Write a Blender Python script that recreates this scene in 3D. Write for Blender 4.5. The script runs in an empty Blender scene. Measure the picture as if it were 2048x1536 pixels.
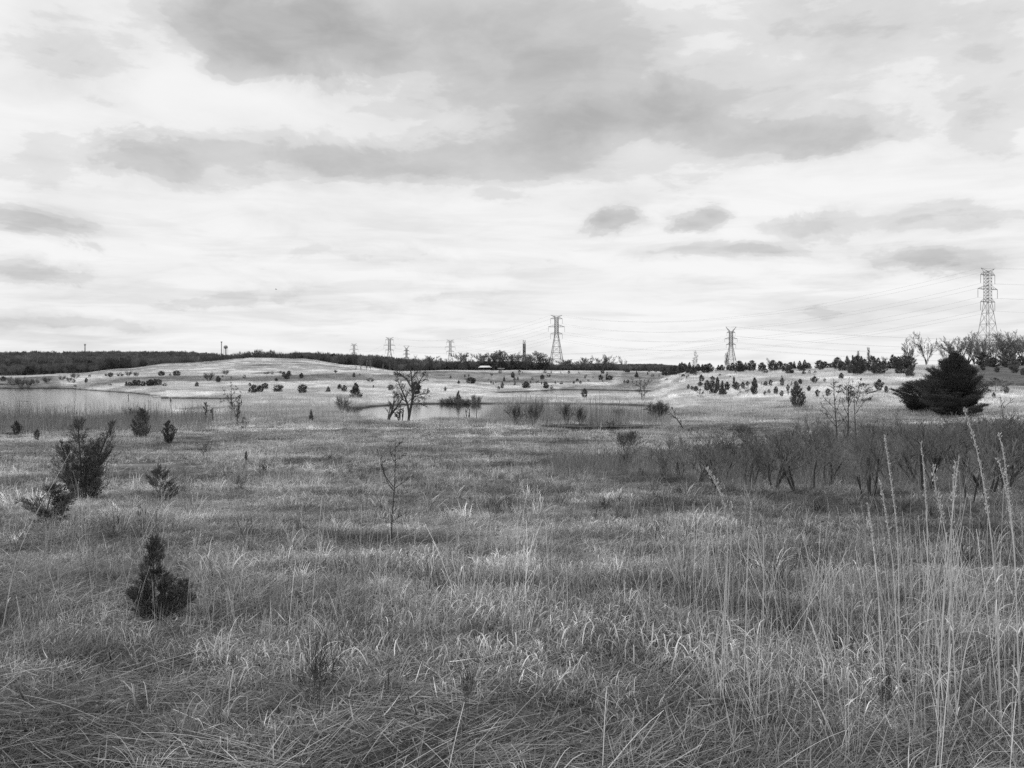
import bpy, math, random
import numpy as np
from mathutils import Vector, Matrix

SC = bpy.context.scene
COL = SC.collection
R = math.radians

# ------------------------------------------------------------------ camera
FPX, CX, HOR = 1773.0, 1024.0, 748.0       # focal length, centre column and horizon row of a 2048 x 1536 frame
CZ = 5.5                                   # eye height above the pond water (water level is z = 0)
cam_d = bpy.data.cameras.new("camera")
cam = bpy.data.objects.new("camera", cam_d)
COL.objects.link(cam)
cam.location = (0, 0, CZ)
cam.rotation_euler = (R(90), 0, 0)
cam_d.sensor_width = 36.0
cam_d.lens = 36.0 * FPX / 2048.0
cam_d.shift_y = -20.0 / 2048.0
cam_d.clip_start, cam_d.clip_end = 0.1, 20000
SC.camera = cam

# ------------------------------------------------------------------ exposure
SC.view_settings.view_transform = 'Standard'
SC.view_settings.look = 'None'
SC.view_settings.exposure = 0.0
SC.view_settings.gamma = 1.0
SC.view_settings.use_curve_mapping = False
SC.cycles.max_bounces = 5
SC.cycles.diffuse_bounces = 2
SC.cycles.glossy_bounces = 2
SC.cycles.transmission_bounces = 2
SC.cycles.transparent_max_bounces = 4
SC.cycles.use_denoising = False
SC.render.film_transparent = False

# ------------------------------------------------------------------ sun and overcast sky
SUN_EL, SUN_AZ = R(48), R(-110)            # azimuth from +Y towards +X: high on the left, a little behind
sd = bpy.data.lights.new("sun", 'SUN')
sd.energy, sd.angle, sd.color = 1.3, R(14), (1.0, 1.0, 1.0)   # black-and-white photograph: neutral light
sun = bpy.data.objects.new("sun", sd)
COL.objects.link(sun)
_sdir = Vector((math.cos(SUN_EL) * math.sin(SUN_AZ), math.cos(SUN_EL) * math.cos(SUN_AZ), math.sin(SUN_EL)))
sun.rotation_euler = _sdir.to_track_quat('Z', 'Y').to_euler()

W = bpy.data.worlds.new("World")
SC.world = W
W.use_nodes = True


def build_sky():
    nt = W.node_tree
    nt.nodes.clear()
    N, L = nt.nodes, nt.links

    def math_(op, a, b=None, c=None, clamp=False):
        n = N.new('ShaderNodeMath'); n.operation = op; n.use_clamp = clamp
        for i, v in enumerate((a, b, c)):
            if v is None: continue
            if isinstance(v, (int, float)): n.inputs[i].default_value = v
            else: L.new(v, n.inputs[i])
        return n.outputs[0]

    def noise(vec, scale, detail, rough, dist=0.0):
        n = N.new('ShaderNodeTexNoise'); n.noise_dimensions = '3D'
        n.inputs['Scale'].default_value = scale; n.inputs['Detail'].default_value = detail
        n.inputs['Roughness'].default_value = rough; n.inputs['Distortion'].default_value = dist
        L.new(vec, n.inputs['Vector'])
        return n.outputs[0]

    def smooth(v, lo, hi, a=0.0, b=1.0):
        n = N.new('ShaderNodeMapRange'); n.interpolation_type = 'SMOOTHSTEP'; n.clamp = True
        n.inputs[1].default_value = lo; n.inputs[2].default_value = hi
        n.inputs[3].default_value = a; n.inputs[4].default_value = b
        L.new(v, n.inputs[0])
        return n.outputs[0]

    tc = N.new('ShaderNodeTexCoord')
    sep = N.new('ShaderNodeSeparateXYZ'); L.new(tc.outputs['Generated'], sep.inputs[0])
    x, y, z = sep.outputs
    az = math_('ARCTAN2', x, y)
    el = math_('ARCSINE', z)
    # cloud deck seen in perspective
    zz = math_('ADD', math_('MAXIMUM', z, 0.0), 0.10)
    cmb = N.new('ShaderNodeCombineXYZ')
    L.new(math_('DIVIDE', x, zz), cmb.inputs[0]); L.new(math_('DIVIDE', y, zz), cmb.inputs[1])
    deck = cmb.outputs[0]
    # direction coordinates stretched along the horizon
    cmb2 = N.new('ShaderNodeCombineXYZ')
    L.new(az, cmb2.inputs[0]); L.new(math_('MULTIPLY', el, 1.9), cmb2.inputs[1])
    ang = cmb2.outputs[0]
    n_big = noise(deck, 0.55, 6, 0.55, 0.6)
    n_fine = noise(deck, 1.7, 9, 0.62, 0.8)
    n_w1 = noise(ang, 5.5, 7, 0.60, 0.5)
    off = N.new('ShaderNodeVectorMath'); off.operation = 'ADD'; off.inputs[1].default_value = (7.3, 2.1, 4.4)
    L.new(ang, off.inputs[0])
    n_w2 = noise(off.outputs[0], 6.5, 7, 0.62, 0.5)
    waz = math_('ADD', az, math_('MULTIPLY', math_('SUBTRACT', n_w1, 0.5), 0.13))
    wel = math_('ADD', el, math_('MULTIPLY', math_('SUBTRACT', n_w2, 0.5), 0.075))

    total = None

    def blob(px, py, rx, ry, amt, edge=1.0, rag=1.0):
        nonlocal total
        a0 = math.atan((px - CX) / FPX)
        e0 = math.atan((HOR - py) / FPX * math.cos(a0))
        ra, re = rx * 1.12 / FPX * math.cos(a0) ** 2, ry * 1.12 / FPX * math.cos(a0)
        A, E = (waz, wel) if rag else (az, el)
        da = math_('MULTIPLY', math_('SUBTRACT', A, a0), 1 / ra)
        de = math_('MULTIPLY', math_('SUBTRACT', E, e0), 1 / re)
        d = math_('SQRT', math_('ADD', math_('MULTIPLY', da, da), math_('MULTIPLY', de, de)))
        v = smooth(d, 0.25, 0.35 + 1.10 * edge, amt * 1.28, 0.0)
        total = v if total is None else math_('ADD', total, v)

    for b in CLOUDS: blob(*b)
    # the uneven deck everywhere else
    deckdark = math_('ADD', smooth(n_big, 0.44, 0.74, 0.0, 0.12), smooth(n_fine, 0.42, 0.78, 0.0, 0.09))
    band = noise(ang, 3.2, 8, 0.6, 0.3)
    mp = N.new('ShaderNodeMapping'); mp.inputs['Scale'].default_value = (2.2, 11.0, 1.0)
    L.new(ang, mp.inputs[0])
    streak = noise(mp.outputs[0], 2.0, 8, 0.60, 0.4)
    low = smooth(el, 0.0, 0.30, 1.0, 0.0)
    deckdark = math_('ADD', deckdark, math_('MULTIPLY', smooth(streak, 0.47, 0.62, 0.0, 0.13), low))
    mod = math_('MULTIPLY', math_('ADD', 0.35, math_('MULTIPLY', n_fine, 1.25)), smooth(noise(ang, 13.0, 8, 0.58, 0.6), 0.36, 0.60, 0.78, 1.12))
    mpe = N.new('ShaderNodeMapping'); mpe.inputs['Scale'].default_value = (1.0, 1.5, 1.0); mpe.inputs['Location'].default_value = (3.1, 1.7, 0.0)
    L.new(ang, mpe.inputs[0])
    e1 = noise(mpe.outputs[0], 9.0, 10, 0.60, 0.25)
    e2 = noise(mpe.outputs[0], 17.0, 9, 0.60, 0.25)
    lump = math_('ADD', math_('MULTIPLY', math_('SUBTRACT', e1, 0.5), 0.75), math_('MULTIPLY', math_('SUBTRACT', e2, 0.5), 0.35))
    edge1 = smooth(math_('ADD', total, lump), 0.13, 0.21, 0.0, 0.095)
    edge2 = smooth(math_('ADD', total, math_('MULTIPLY', lump, 0.9)), 0.28, 0.37, 0.0, 0.11)
    edge3 = smooth(math_('ADD', total, math_('MULTIPLY', lump, 0.7)), 0.46, 0.70, 0.0, 0.07)
    dark = math_('ADD', math_('ADD', math_('MULTIPLY', math_('MULTIPLY', total, mod), 0.50), math_('ADD', edge1, math_('ADD', edge2, edge3))), deckdark)
    val = math_('SUBTRACT', 0.95, math_('SUBTRACT', dark, math_('MULTIPLY', math_('MULTIPLY', dark, dark), 0.45)))
    comb = N.new('ShaderNodeCombineColor')
    for i in range(3): L.new(val, comb.inputs[i])
    bgc = N.new('ShaderNodeBackground'); bgc.inputs[1].default_value = 1.0
    L.new(comb.outputs[0], bgc.inputs[0])
    sky = N.new('ShaderNodeTexSky'); sky.sky_type = 'NISHITA'; sky.sun_disc = False
    sky.sun_elevation = SUN_EL; sky.sun_rotation = SUN_AZ
    bw = N.new('ShaderNodeRGBToBW'); L.new(sky.outputs[0], bw.inputs[0])
    bgs = N.new('ShaderNodeBackground'); bgs.inputs[1].default_value = 0.10
    L.new(bw.outputs[0], bgs.inputs[0])
    mix = N.new('ShaderNodeMixShader'); mix.inputs[0].default_value = 0.96     # cloud cover
    L.new(bgs.outputs[0], mix.inputs[1]); L.new(bgc.outputs[0], mix.inputs[2])
    out = N.new('ShaderNodeOutputWorld'); L.new(mix.outputs[0], out.inputs[0])


# grey cloud masses: column, row, half widths, darkness, softness
CLOUDS = [
    (590, 60, 190, 80, .34, 1.0), (430, 20, 120, 50, .16, 1.2), (520, 130, 80, 45, .20, .9), (880, 60, 300, 95, .22, 1.2), (90, 135, 150, 50, .13, 1.3),
    (290, 300, 90, 50, .20, 1.0), (470, 325, 300, 45, .22, 1.1), (960, 330, 190, 52, .24, 1.1), (1000, 210, 240, 80, .14, 1.2), (1270, 235, 190, 50, .28, .9),
    (1560, 275, 200, 40, .28, .9), (1420, 120, 380, 120, .13, 1.3), (1300, 340, 150, 40, .12, 1.2), (1213, 432, 72, 42, .30, .6), (1195, 425, 34, 24, .10, .6), (1378, 440, 98, 46, .34, .55), (1345, 456, 60, 26, .14, .6), (1422, 418, 46, 30, .14, .6),
    (90, 440, 160, 38, .32, .9), (40, 535, 160, 26, .28, .9), (1620, 455, 130, 28, .24, .8), (1850, 520, 140, 34, .34, .8), (1420, 515, 180, 22, .27, .8),
    (1950, 180, 130, 110, .14, 1.2), (1640, 616, 90, 16, .18, .8), (1700, 40, 160, 70, .10, 1.2), (480, 595, 280, 18, .15, 1.0), (120, 640, 260, 22, .20, 1.0), 
    (700, 110, 110, 60, .14, 1.0), (660, 20, 260, 60, .14, 1.2), (1120, 60, 200, 70, .12, 1.2), (700, 330, 130, 36, .12, 1.0), (1080, 300, 120, 50, .14, 1.0), (1690, 250, 120, 60, .14, 1.0), (1180, 180, 180, 70, .12, 1.2), (1480, 200, 200, 60, .12, 1.1), (560, 280, 240, 40, .10, 1.2), (230, 60, 160, 60, .10, 1.2), (1980, 60, 120, 60, .08, 1.2), (250, 400, 160, 30, .10, 1.2), (1980, 250, 90, 60, .10, 1.1), (1640, 500, 160, 24, .12, 1.0), (1020, 395, 60, 14, .12, .8),
    (820, 520, 260, 18, .14, 1.0), (1900, 440, 160, 30, .20, .9), (930, 580, 140, 16, .14, 1.0), (60, 320, 90, 40, .09, 1.2),
]
build_sky()

# ------------------------------------------------------------------ materials
MATS = {}


def mat(name, val, rough=0.85, var=0.0, each=0.0, attr=None, inst=None, noise_scale=8.0, bump=0.0, spec=0.2, trans=0.0):
    m = bpy.data.materials.new(name); m.use_nodes = True
    nt = m.node_tree; N, L = nt.nodes, nt.links
    N.clear()
    out = N.new('ShaderNodeOutputMaterial')
    col = N.new('ShaderNodeCombineColor')

    def mul(a, b):
        n = N.new('ShaderNodeMath'); n.operation = 'MULTIPLY'
        L.new(a, n.inputs[0])
        if isinstance(b, float): n.inputs[1].default_value = b
        else: L.new(b, n.inputs[1])
        return n.outputs[0]
    v = N.new('ShaderNodeValue'); v.outputs[0].default_value = val
    cur = v.outputs[0]
    if attr:
        a = N.new('ShaderNodeAttribute'); a.attribute_name = attr
        cur = mul(cur, a.outputs['Fac'])
    if inst:
        a = N.new('ShaderNodeAttribute'); a.attribute_type = 'INSTANCER'; a.attribute_name = inst
        cur = mul(cur, a.outputs['Fac'])
    if each:                                              # every plant has its own tone
        oi = N.new('ShaderNodeObjectInfo'); er = N.new('ShaderNodeMapRange')
        er.inputs[3].default_value = 1 - each; er.inputs[4].default_value = 1 + each
        L.new(oi.outputs['Random'], er.inputs[0]); cur = mul(cur, er.outputs[0])
    tx = None
    if var or bump:
        tc = N.new('ShaderNodeTexCoord')
        tx = N.new('ShaderNodeTexNoise'); tx.inputs['Scale'].default_value = noise_scale
        tx.inputs['Detail'].default_value = 5; tx.inputs['Roughness'].default_value = 0.6
        L.new(tc.outputs['Object'], tx.inputs['Vector'])
    if var:
        mr = N.new('ShaderNodeMapRange')
        mr.inputs[1].default_value = 0.3; mr.inputs[2].default_value = 0.7
        mr.inputs[3].default_value = 1 - var; mr.inputs[4].default_value = 1 + var
        L.new(tx.outputs[0], mr.inputs[0])
        cur = mul(cur, mr.outputs[0])
    for i in range(3): L.new(cur, col.inputs[i])
    b = N.new('ShaderNodeBsdfPrincipled')
    b.inputs['Roughness'].default_value = rough
    b.inputs['Specular IOR Level'].default_value = spec
    L.new(col.outputs[0], b.inputs['Base Color'])
    if bump:
        bn = N.new('ShaderNodeBump'); bn.inputs['Strength'].default_value = bump
        L.new(tx.outputs[0], bn.inputs['Height']); L.new(bn.outputs[0], b.inputs['Normal'])
    if trans:
        t = N.new('ShaderNodeBsdfTranslucent'); L.new(col.outputs[0], t.inputs[0])
        mx = N.new('ShaderNodeMixShader'); mx.inputs[0].default_value = trans
        L.new(b.outputs[0], mx.inputs[1]); L.new(t.outputs[0], mx.inputs[2])
        L.new(mx.outputs[0], out.inputs[0])
    else:
        L.new(b.outputs[0], out.inputs[0])
    MATS[name] = m
    return m


M_GRASS = mat("dry_grass", 1.0, 0.7, attr='shade', inst='tone', spec=0.25, trans=0.12)
M_CEDAR = mat("cedar_foliage", 0.098, 0.8, each=0.35, attr='shade', spec=0.15)
M_YOUNG = mat("young_cedar_foliage", 0.145, 0.8, attr='shade', spec=0.15)
M_BARK = mat("bark", 0.075, 0.9, var=0.35, noise_scale=14.0, bump=0.3, spec=0.1)
M_TWIG = mat("bare_twigs", 0.20, 0.9, each=0.25, spec=0.1)
M_FARTWIG = mat("far_twigs", 0.125, 0.9, spec=0.1, attr='shade', inst='tone')
M_SHRUB = mat("thicket_twigs", 0.15, 0.85, each=0.5, spec=0.15)
M_DARKTWIG = mat("weathered_dark_twigs", 0.05, 0.9, spec=0.1)
M_STEEL = mat("galvanised_steel", 0.20, 0.5, var=0.15, noise_scale=0.4, spec=0.4)
M_DARKSTEEL = mat("weathered_steel", 0.10, 0.6, var=0.15, noise_scale=0.4, spec=0.4)
M_WIRE = mat("cable", 0.45, 0.6, spec=0.3)
M_GLASSY = mat("insulator_glaze", 0.12, 0.3, spec=0.5)
M_WOOD = mat("weathered_wood", 0.13, 0.9, var=0.3, noise_scale=9.0, bump=0.2, spec=0.1)
M_PALEWOOD = mat("bleached_wood", 0.42, 0.85, var=0.3, noise_scale=9.0, bump=0.2, spec=0.1)
M_WHITE = mat("white_paint", 0.75, 0.6, var=0.05, noise_scale=3.0)
M_ROOFPALE = mat("pale_metal_roof", 0.72, 0.45, var=0.08, noise_scale=1.2, spec=0.4)
M_WALLDARK = mat("dark_siding", 0.10, 0.85, var=0.2, noise_scale=3.0)
M_ROOFDARK = mat("dark_shingles", 0.12, 0.9, var=0.25, noise_scale=4.0)
M_TANK = mat("painted_tank", 0.30, 0.5, var=0.08, noise_scale=0.6, spec=0.4)
M_STALK = mat("pale_grass_stalk", 0.52, 0.7, var=0.3, noise_scale=7.0, spec=0.2)
M_SEED = mat("pale_seed_head", 0.58, 0.8, var=0.35, noise_scale=60.0, spec=0.2)
M_BIRD = mat("dark_plumage", 0.04, 0.8)


def ground_material():
    m = bpy.data.materials.new("ground_thatch"); m.use_nodes = True
    nt = m.node_tree; N, L = nt.nodes, nt.links
    N.clear()
    out = N.new('ShaderNodeOutputMaterial'); b = N.new('ShaderNodeBsdfPrincipled')
    b.inputs['Roughness'].default_value = 0.95; b.inputs['Specular IOR Level'].default_value = 0.05
    a = N.new('ShaderNodeAttribute'); a.attribute_name = 'alb'
    geo = N.new('ShaderNodeNewGeometry')
    n1 = N.new('ShaderNodeTexNoise'); n1.inputs['Scale'].default_value = 0.35; n1.inputs['Detail'].default_value = 9
    n1.inputs['Roughness'].default_value = 0.7
    n2 = N.new('ShaderNodeTexNoise'); n2.inputs['Scale'].default_value = 6.0; n2.inputs['Detail'].default_value = 8
    n2.inputs['Roughness'].default_value = 0.7
    L.new(geo.outputs['Position'], n1.inputs['Vector']); L.new(geo.outputs['Position'], n2.inputs['Vector'])

    def rng(src, lo, hi):
        r = N.new('ShaderNodeMapRange'); r.inputs[1].default_value = 0.3; r.inputs[2].default_value = 0.7
        r.inputs[3].default_value = lo; r.inputs[4].default_value = hi
        L.new(src, r.inputs[0]); return r.outputs[0]

    def mul(p, q):
        n = N.new('ShaderNodeMath'); n.operation = 'MULTIPLY'; L.new(p, n.inputs[0]); L.new(q, n.inputs[1]); return n.outputs[0]
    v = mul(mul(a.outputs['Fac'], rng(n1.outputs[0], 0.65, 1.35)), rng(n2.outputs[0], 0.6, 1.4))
    # wet mud along the water's edge
    sp = N.new('ShaderNodeSeparateXYZ'); L.new(geo.outputs['Position'], sp.inputs[0])
    wet = N.new('ShaderNodeMapRange'); wet.inputs[1].default_value = 0.10; wet.inputs[2].default_value = 0.42
    wet.inputs[3].default_value = 0.15; wet.inputs[4].default_value = 1.0
    L.new(sp.outputs[2], wet.inputs[0])
    v = mul(v, wet.outputs[0])
    c = N.new('ShaderNodeCombineColor')
    for i in range(3): L.new(v, c.inputs[i])
    L.new(c.outputs[0], b.inputs['Base Color'])
    bp = N.new('ShaderNodeBump'); bp.inputs['Strength'].default_value = 0.6; bp.inputs['Distance'].default_value = 0.1
    L.new(n2.outputs[0], bp.inputs['Height']); L.new(bp.outputs[0], b.inputs['Normal'])
    L.new(b.outputs[0], out.inputs[0])
    return m


def water_material(name, ripple, strength):
    m = bpy.data.materials.new(name); m.use_nodes = True
    nt = m.node_tree; N, L = nt.nodes, nt.links
    b = N['Principled BSDF']
    b.inputs['Base Color'].default_value = (0.035, 0.035, 0.035, 1)
    b.inputs['Roughness'].default_value = 0.04; b.inputs['IOR'].default_value = 1.333
    geo = N.new('ShaderNodeNewGeometry')
    mp = N.new('ShaderNodeMapping'); mp.inputs['Scale'].default_value = (1.0, 1.6, 1.0)
    L.new(geo.outputs['Position'], mp.inputs[0])
    n = N.new('ShaderNodeTexNoise'); n.inputs['Scale'].default_value = ripple; n.inputs['Detail'].default_value = 6
    n.inputs['Roughness'].default_value = 0.6
    L.new(mp.outputs[0], n.inputs['Vector'])
    bp = N.new('ShaderNodeBump'); bp.inputs['Strength'].default_value = strength; bp.inputs['Distance'].default_value = 0.12
    L.new(n.outputs[0], bp.inputs['Height']); L.new(bp.outputs[0], b.inputs['Normal'])
    return m


# ------------------------------------------------------------------ mesh helpers
def mk_mesh(name, V, quads=None, tris=None, m=None, shade=None, smooth=False):
    V = np.asarray(V, dtype=np.float32).reshape(-1, 3)
    quads = np.zeros((0, 4), np.int32) if quads is None or len(quads) == 0 else np.asarray(quads, np.int32)
    tris = np.zeros((0, 3), np.int32) if tris is None or len(tris) == 0 else np.asarray(tris, np.int32)
    me = bpy.data.meshes.new(name)
    me.vertices.add(len(V)); me.vertices.foreach_set('co', V.ravel())
    nl = quads.size + tris.size
    me.loops.add(nl)
    me.loops.foreach_set('vertex_index', np.concatenate([quads.ravel(), tris.ravel()]).astype(np.int32))
    np_ = len(quads) + len(tris)
    me.polygons.add(np_)
    tot = np.concatenate([np.full(len(quads), 4), np.full(len(tris), 3)]).astype(np.int32)
    start = np.concatenate([[0], np.cumsum(tot)[:-1]]).astype(np.int32) if np_ else np.zeros(0, np.int32)
    me.polygons.foreach_set('loop_start', start)
    me.update(calc_edges=True)
    if smooth: me.polygons.foreach_set('use_smooth', np.ones(np_, dtype=bool))
    if shade is not None:
        at = me.attributes.new('shade', 'FLOAT', 'POINT'); at.data.foreach_set('value', np.asarray(shade, np.float32))
    if m: me.materials.append(m)
    return me


class MB:
    """collects shapes into one mesh"""
    def __init__(s): s.v, s.q, s.t, s.n = [], [], [], 0

    def add(s, V, q=(), t=()):
        V = np.asarray(V, float).reshape(-1, 3)
        if len(q): s.q.append(np.asarray(q) + s.n)
        if len(t): s.t.append(np.asarray(t) + s.n)
        s.v.append(V); s.n += len(V)

    def tube(s, pts, rad, sides=4, cap=True):
        pts = np.asarray(pts, float); n = len(pts)
        rad = np.broadcast_to(np.asarray(rad, float), (n,))
        tang = np.gradient(pts, axis=0)
        tang /= np.linalg.norm(tang, axis=1)[:, None] + 1e-9
        ref = np.array([0.31, 0.95, 0.11]) if abs(tang[0][2]) > 0.7 else np.array([0.0, 0.0, 1.0])
        a = np.cross(tang, ref); a /= np.linalg.norm(a, axis=1)[:, None] + 1e-9
        b = np.cross(tang, a)
        ph = np.arange(sides) * 2 * math.pi / sides
        V = pts[:, None] + rad[:, None, None] * (a[:, None] * np.cos(ph)[None, :, None] + b[:, None] * np.sin(ph)[None, :, None])
        i, j = np.meshgrid(np.arange(n - 1), np.arange(sides), indexing='ij')
        j2 = (j + 1) % sides
        q = np.stack([i * sides + j, i * sides + j2, (i + 1) * sides + j2, (i + 1) * sides + j], -1).reshape(-1, 4)
        t = []
        if cap and sides == 4:
            q = np.concatenate([q, [[3, 2, 1, 0]], [[(n - 1) * sides + k for k in range(4)]]])
        elif cap and sides == 3:
            t = [[2, 1, 0], [(n - 1) * 3, (n - 1) * 3 + 1, (n - 1) * 3 + 2]]
        s.add(V, q, t)

    def bar(s, p, q, r, sides=4): s.tube([p, q], [r, r], sides)

    def box(s, c, size, rz=0.0):
        x, y, z = np.asarray(size, float) / 2
        V = np.array([[-x, -y, -z], [x, -y, -z], [x, y, -z], [-x, y, -z], [-x, -y, z], [x, -y, z], [x, y, z], [-x, y, z]])
        ca, sa = math.cos(rz), math.sin(rz)
        V = V @ np.array([[ca, sa, 0], [-sa, ca, 0], [0, 0, 1]]) + np.asarray(c, float)
        s.add(V, [[0, 3, 2, 1], [4, 5, 6, 7], [0, 1, 5, 4], [1, 2, 6, 5], [2, 3, 7, 6], [3, 0, 4, 7]])

    def lathe(s, prof, seg=16, c=(0, 0, 0)):
        prof = np.asarray(prof, float); n = len(prof)
        ph = np.arange(seg) * 2 * math.pi / seg
        V = np.stack([prof[:, None, 0] * np.cos(ph), prof[:, None, 0] * np.sin(ph), np.repeat(prof[:, 1:2], seg, 1)], -1) + np.asarray(c, float)
        i, j = np.meshgrid(np.arange(n - 1), np.arange(seg), indexing='ij')
        j2 = (j + 1) % seg
        s.add(V.reshape(-1, 3), np.stack([i * seg + j, i * seg + j2, (i + 1) * seg + j2, (i + 1) * seg + j], -1).reshape(-1, 4))

    def mesh(s, name, m=None, smooth=False, shade=None):
        V = np.concatenate(s.v) if s.v else np.zeros((0, 3))
        q = np.concatenate(s.q) if s.q else None
        t = np.concatenate(s.t) if s.t else None
        return mk_mesh(name, V, q, t, m, shade, smooth)


def link(name, me, parent=None):
    o = bpy.data.objects.new(name, me); COL.objects.link(o)
    if parent is not None: o.parent = parent
    return o


def tag(o, label=None, cat=None, group=None, kind=None):
    if label: o['label'] = label
    if cat: o['category'] = cat
    if group: o['group'] = group
    if kind: o['kind'] = kind
    return o


def thing(name, label, cat, loc, group=None, rz=0.0, scale=None):
    o = bpy.data.objects.new(name, None); COL.objects.link(o)
    o.empty_display_size = 0.2
    o.location = loc; o.rotation_euler = (0, 0, rz)
    if scale is not None: o.scale = scale
    return tag(o, label, cat, group)


# ------------------------------------------------------------------ the lie of the land
# eye height above the ground (metres) by distance, for some columns of the photograph
NEAR = [(0.5, 1.75), (4, 1.75), (8, 2.0), (15, 2.5), (25, 3.2), (40, 4.15), (60, 4.95), (78, 5.32)]
PROF = {
    -1500: NEAR + [(110, 5.3), (340, 5.2), (360, 4.3), (390, 1.9), (450, 1.5), (750, 0.9), (1100, -8), (1500, -26), (2200, -15), (9000, -10)],
    0: NEAR + [(110, 5.3), (338, 5.25), (352, 4.3), (380, 1.9), (430, 1.7), (700, 1.4), (760, .85), (1100, -8), (1500, -24.5), (2200, -15), (9000, -10)],
    150: NEAR + [(110, 5.3), (322, 5.25), (335, 4.9), (350, 4.0), (368, 2.0), (388, .9), (450, .7), (600, .2), (800, -1), (1100, -9), (1500, -25), (2200, -15), (9000, -10)],
    250: NEAR + [(110, 5.3), (255, 5.25), (275, 4.8), (310, 3.5), (322, 2.9), (345, .95), (355, .85), (430, .5), (480, 0), (560, -2.3), (620, -3.6), (700, -2), (820, 0), (1100, -9), (1500, -26), (2200, -15), (9000, -10)],
    350: NEAR + [(110, 5.3), (198, 5.25), (214, 5.0), (260, 4.4), (300, 3.4), (312, 3.0), (335, .95), (345, .85), (420, .4), (450, 0), (530, -4), (620, -7.3), (700, -5), (820, 0), (1100, -9), (1500, -26), (2200, -15), (9000, -10)],
    520: NEAR + [(110, 5.3), (150, 5.2), (200, 5.0), (260, 4.4), (300, 3.4), (312, 3.0), (335, .95), (345, .85), (420, .3), (450, -.5), (550, -7.5), (640, -11.5), (720, -11), (850, -3), (1100, -6), (1500, -16), (2200, -12), (9000, -10)],
    600: NEAR + [(110, 5.3), (150, 5.2), (200, 5.0), (260, 4.4), (300, 3.3), (312, 2.8), (335, .6), (345, .4), (420, .1), (450, -.8), (550, -7.0), (640, -10.8), (720, -10), (850, -3), (1100, -8), (1500, -22), (2200, -12), (9000, -10)],
    700: NEAR + [(110, 5.3), (150, 5.2), (200, 5.0), (260, 4.3), (300, 3.1), (312, 2.7), (335, 0), (345, -.4), (420, -.6), (450, -.9), (550, -3.9), (640, -6.1), (720, -5), (850, -3), (1100, -7), (1500, -18.5), (2200, -12), (9000, -10)],
    800: NEAR + [(110, 5.3), (160, 5.3), (200, 5.0), (260, 4.3), (300, 3.2), (312, 2.6), (340, .2), (360, -.7), (450, -.8), (550, -1.2), (640, -1.6), (850, -2), (1100, -4.5), (1500, -12), (2200, -10), (9000, -8)],
    900: NEAR + [(110, 5.3), (160, 5.3), (200, 5.05), (260, 4.4), (300, 3.4), (330, 2.5), (385, -1.2), (600, -2), (1500, -5), (2200, -5), (9000, -8)],
    1000: NEAR + [(110, 5.3), (160, 5.3), (200, 5.1), (235, 5.2), (296, 5.25), (312, 4.4), (345, 2.6), (395, -1.1), (600, -2), (1500, -5), (2200, -5), (9000, -8)],
    1200: NEAR + [(110, 5.3), (160, 5.3), (200, 5.1), (235, 5.2), (296, 5.25), (312, 4.4), (345, 2.6), (400, -.5), (600, -1.8), (1500, -4), (2200, -6), (2700, -20), (3300, -14), (9000, -8)],
    1300: NEAR + [(110, 5.3), (160, 5.25), (240, 5.0), (290, 4.2), (330, 2.5), (380, .4), (450, -.4), (600, -1.5), (1500, -4), (2200, -6), (2700, -21), (3300, -14), (9000, -8)],
    1400: NEAR + [(100, 5.25), (120, 5.0), (160, 4.0), (210, 2.2), (250, .1), (270, -.8), (320, -.5), (600, -1.2), (1500, -3), (2200, -4), (2700, -9), (9000, -8)],
    1600: NEAR[:-1] + [(78, 5.2), (100, 5.0), (130, 4.0), (170, 2.4), (210, .2), (235, -1.0), (260, -1.1), (330, -.5), (600, -1), (1500, -3), (9000, -8)],
    1800: NEAR[:-1] + [(70, 4.95), (88, 4.85), (120, 3.6), (160, 1.6), (200, -.5), (225, -1.8), (250, -2), (330, -2), (600, -3), (1500, -4), (9000, -8)],
    2048: NEAR[:-2] + [(60, 4.75), (75, 4.7), (92, 4.4), (120, 3.2), (145, 1.8), (190, -.3), (215, -2), (240, -2.4), (330, -3), (600, -4), (1500, -5), (9000, -8)],
    3600: NEAR[:-2] + [(60, 4.75), (75, 4.6), (92, 4.2), (120, 3.0), (145, 1.5), (190, -.5), (215, -2), (240, -2.6), (330, -3), (600, -4), (1500, -5), (9000, -8)],
}
_LY = np.linspace(math.log(0.5), math.log(9000), 700)
_COLS = np.array(sorted(PROF))
_TAB = []
for c in sorted(PROF):
    p = np.array(PROF[c])
    t = np.interp(_LY, np.log(p[:, 0]), p[:, 1])
    k = np.array([1, 2, 3, 2, 1]) / 9.0
    t = np.convolve(np.pad(t, 2, mode='edge'), k, mode='valid')
    _TAB.append(t)
_TAB = np.array(_TAB)


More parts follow.
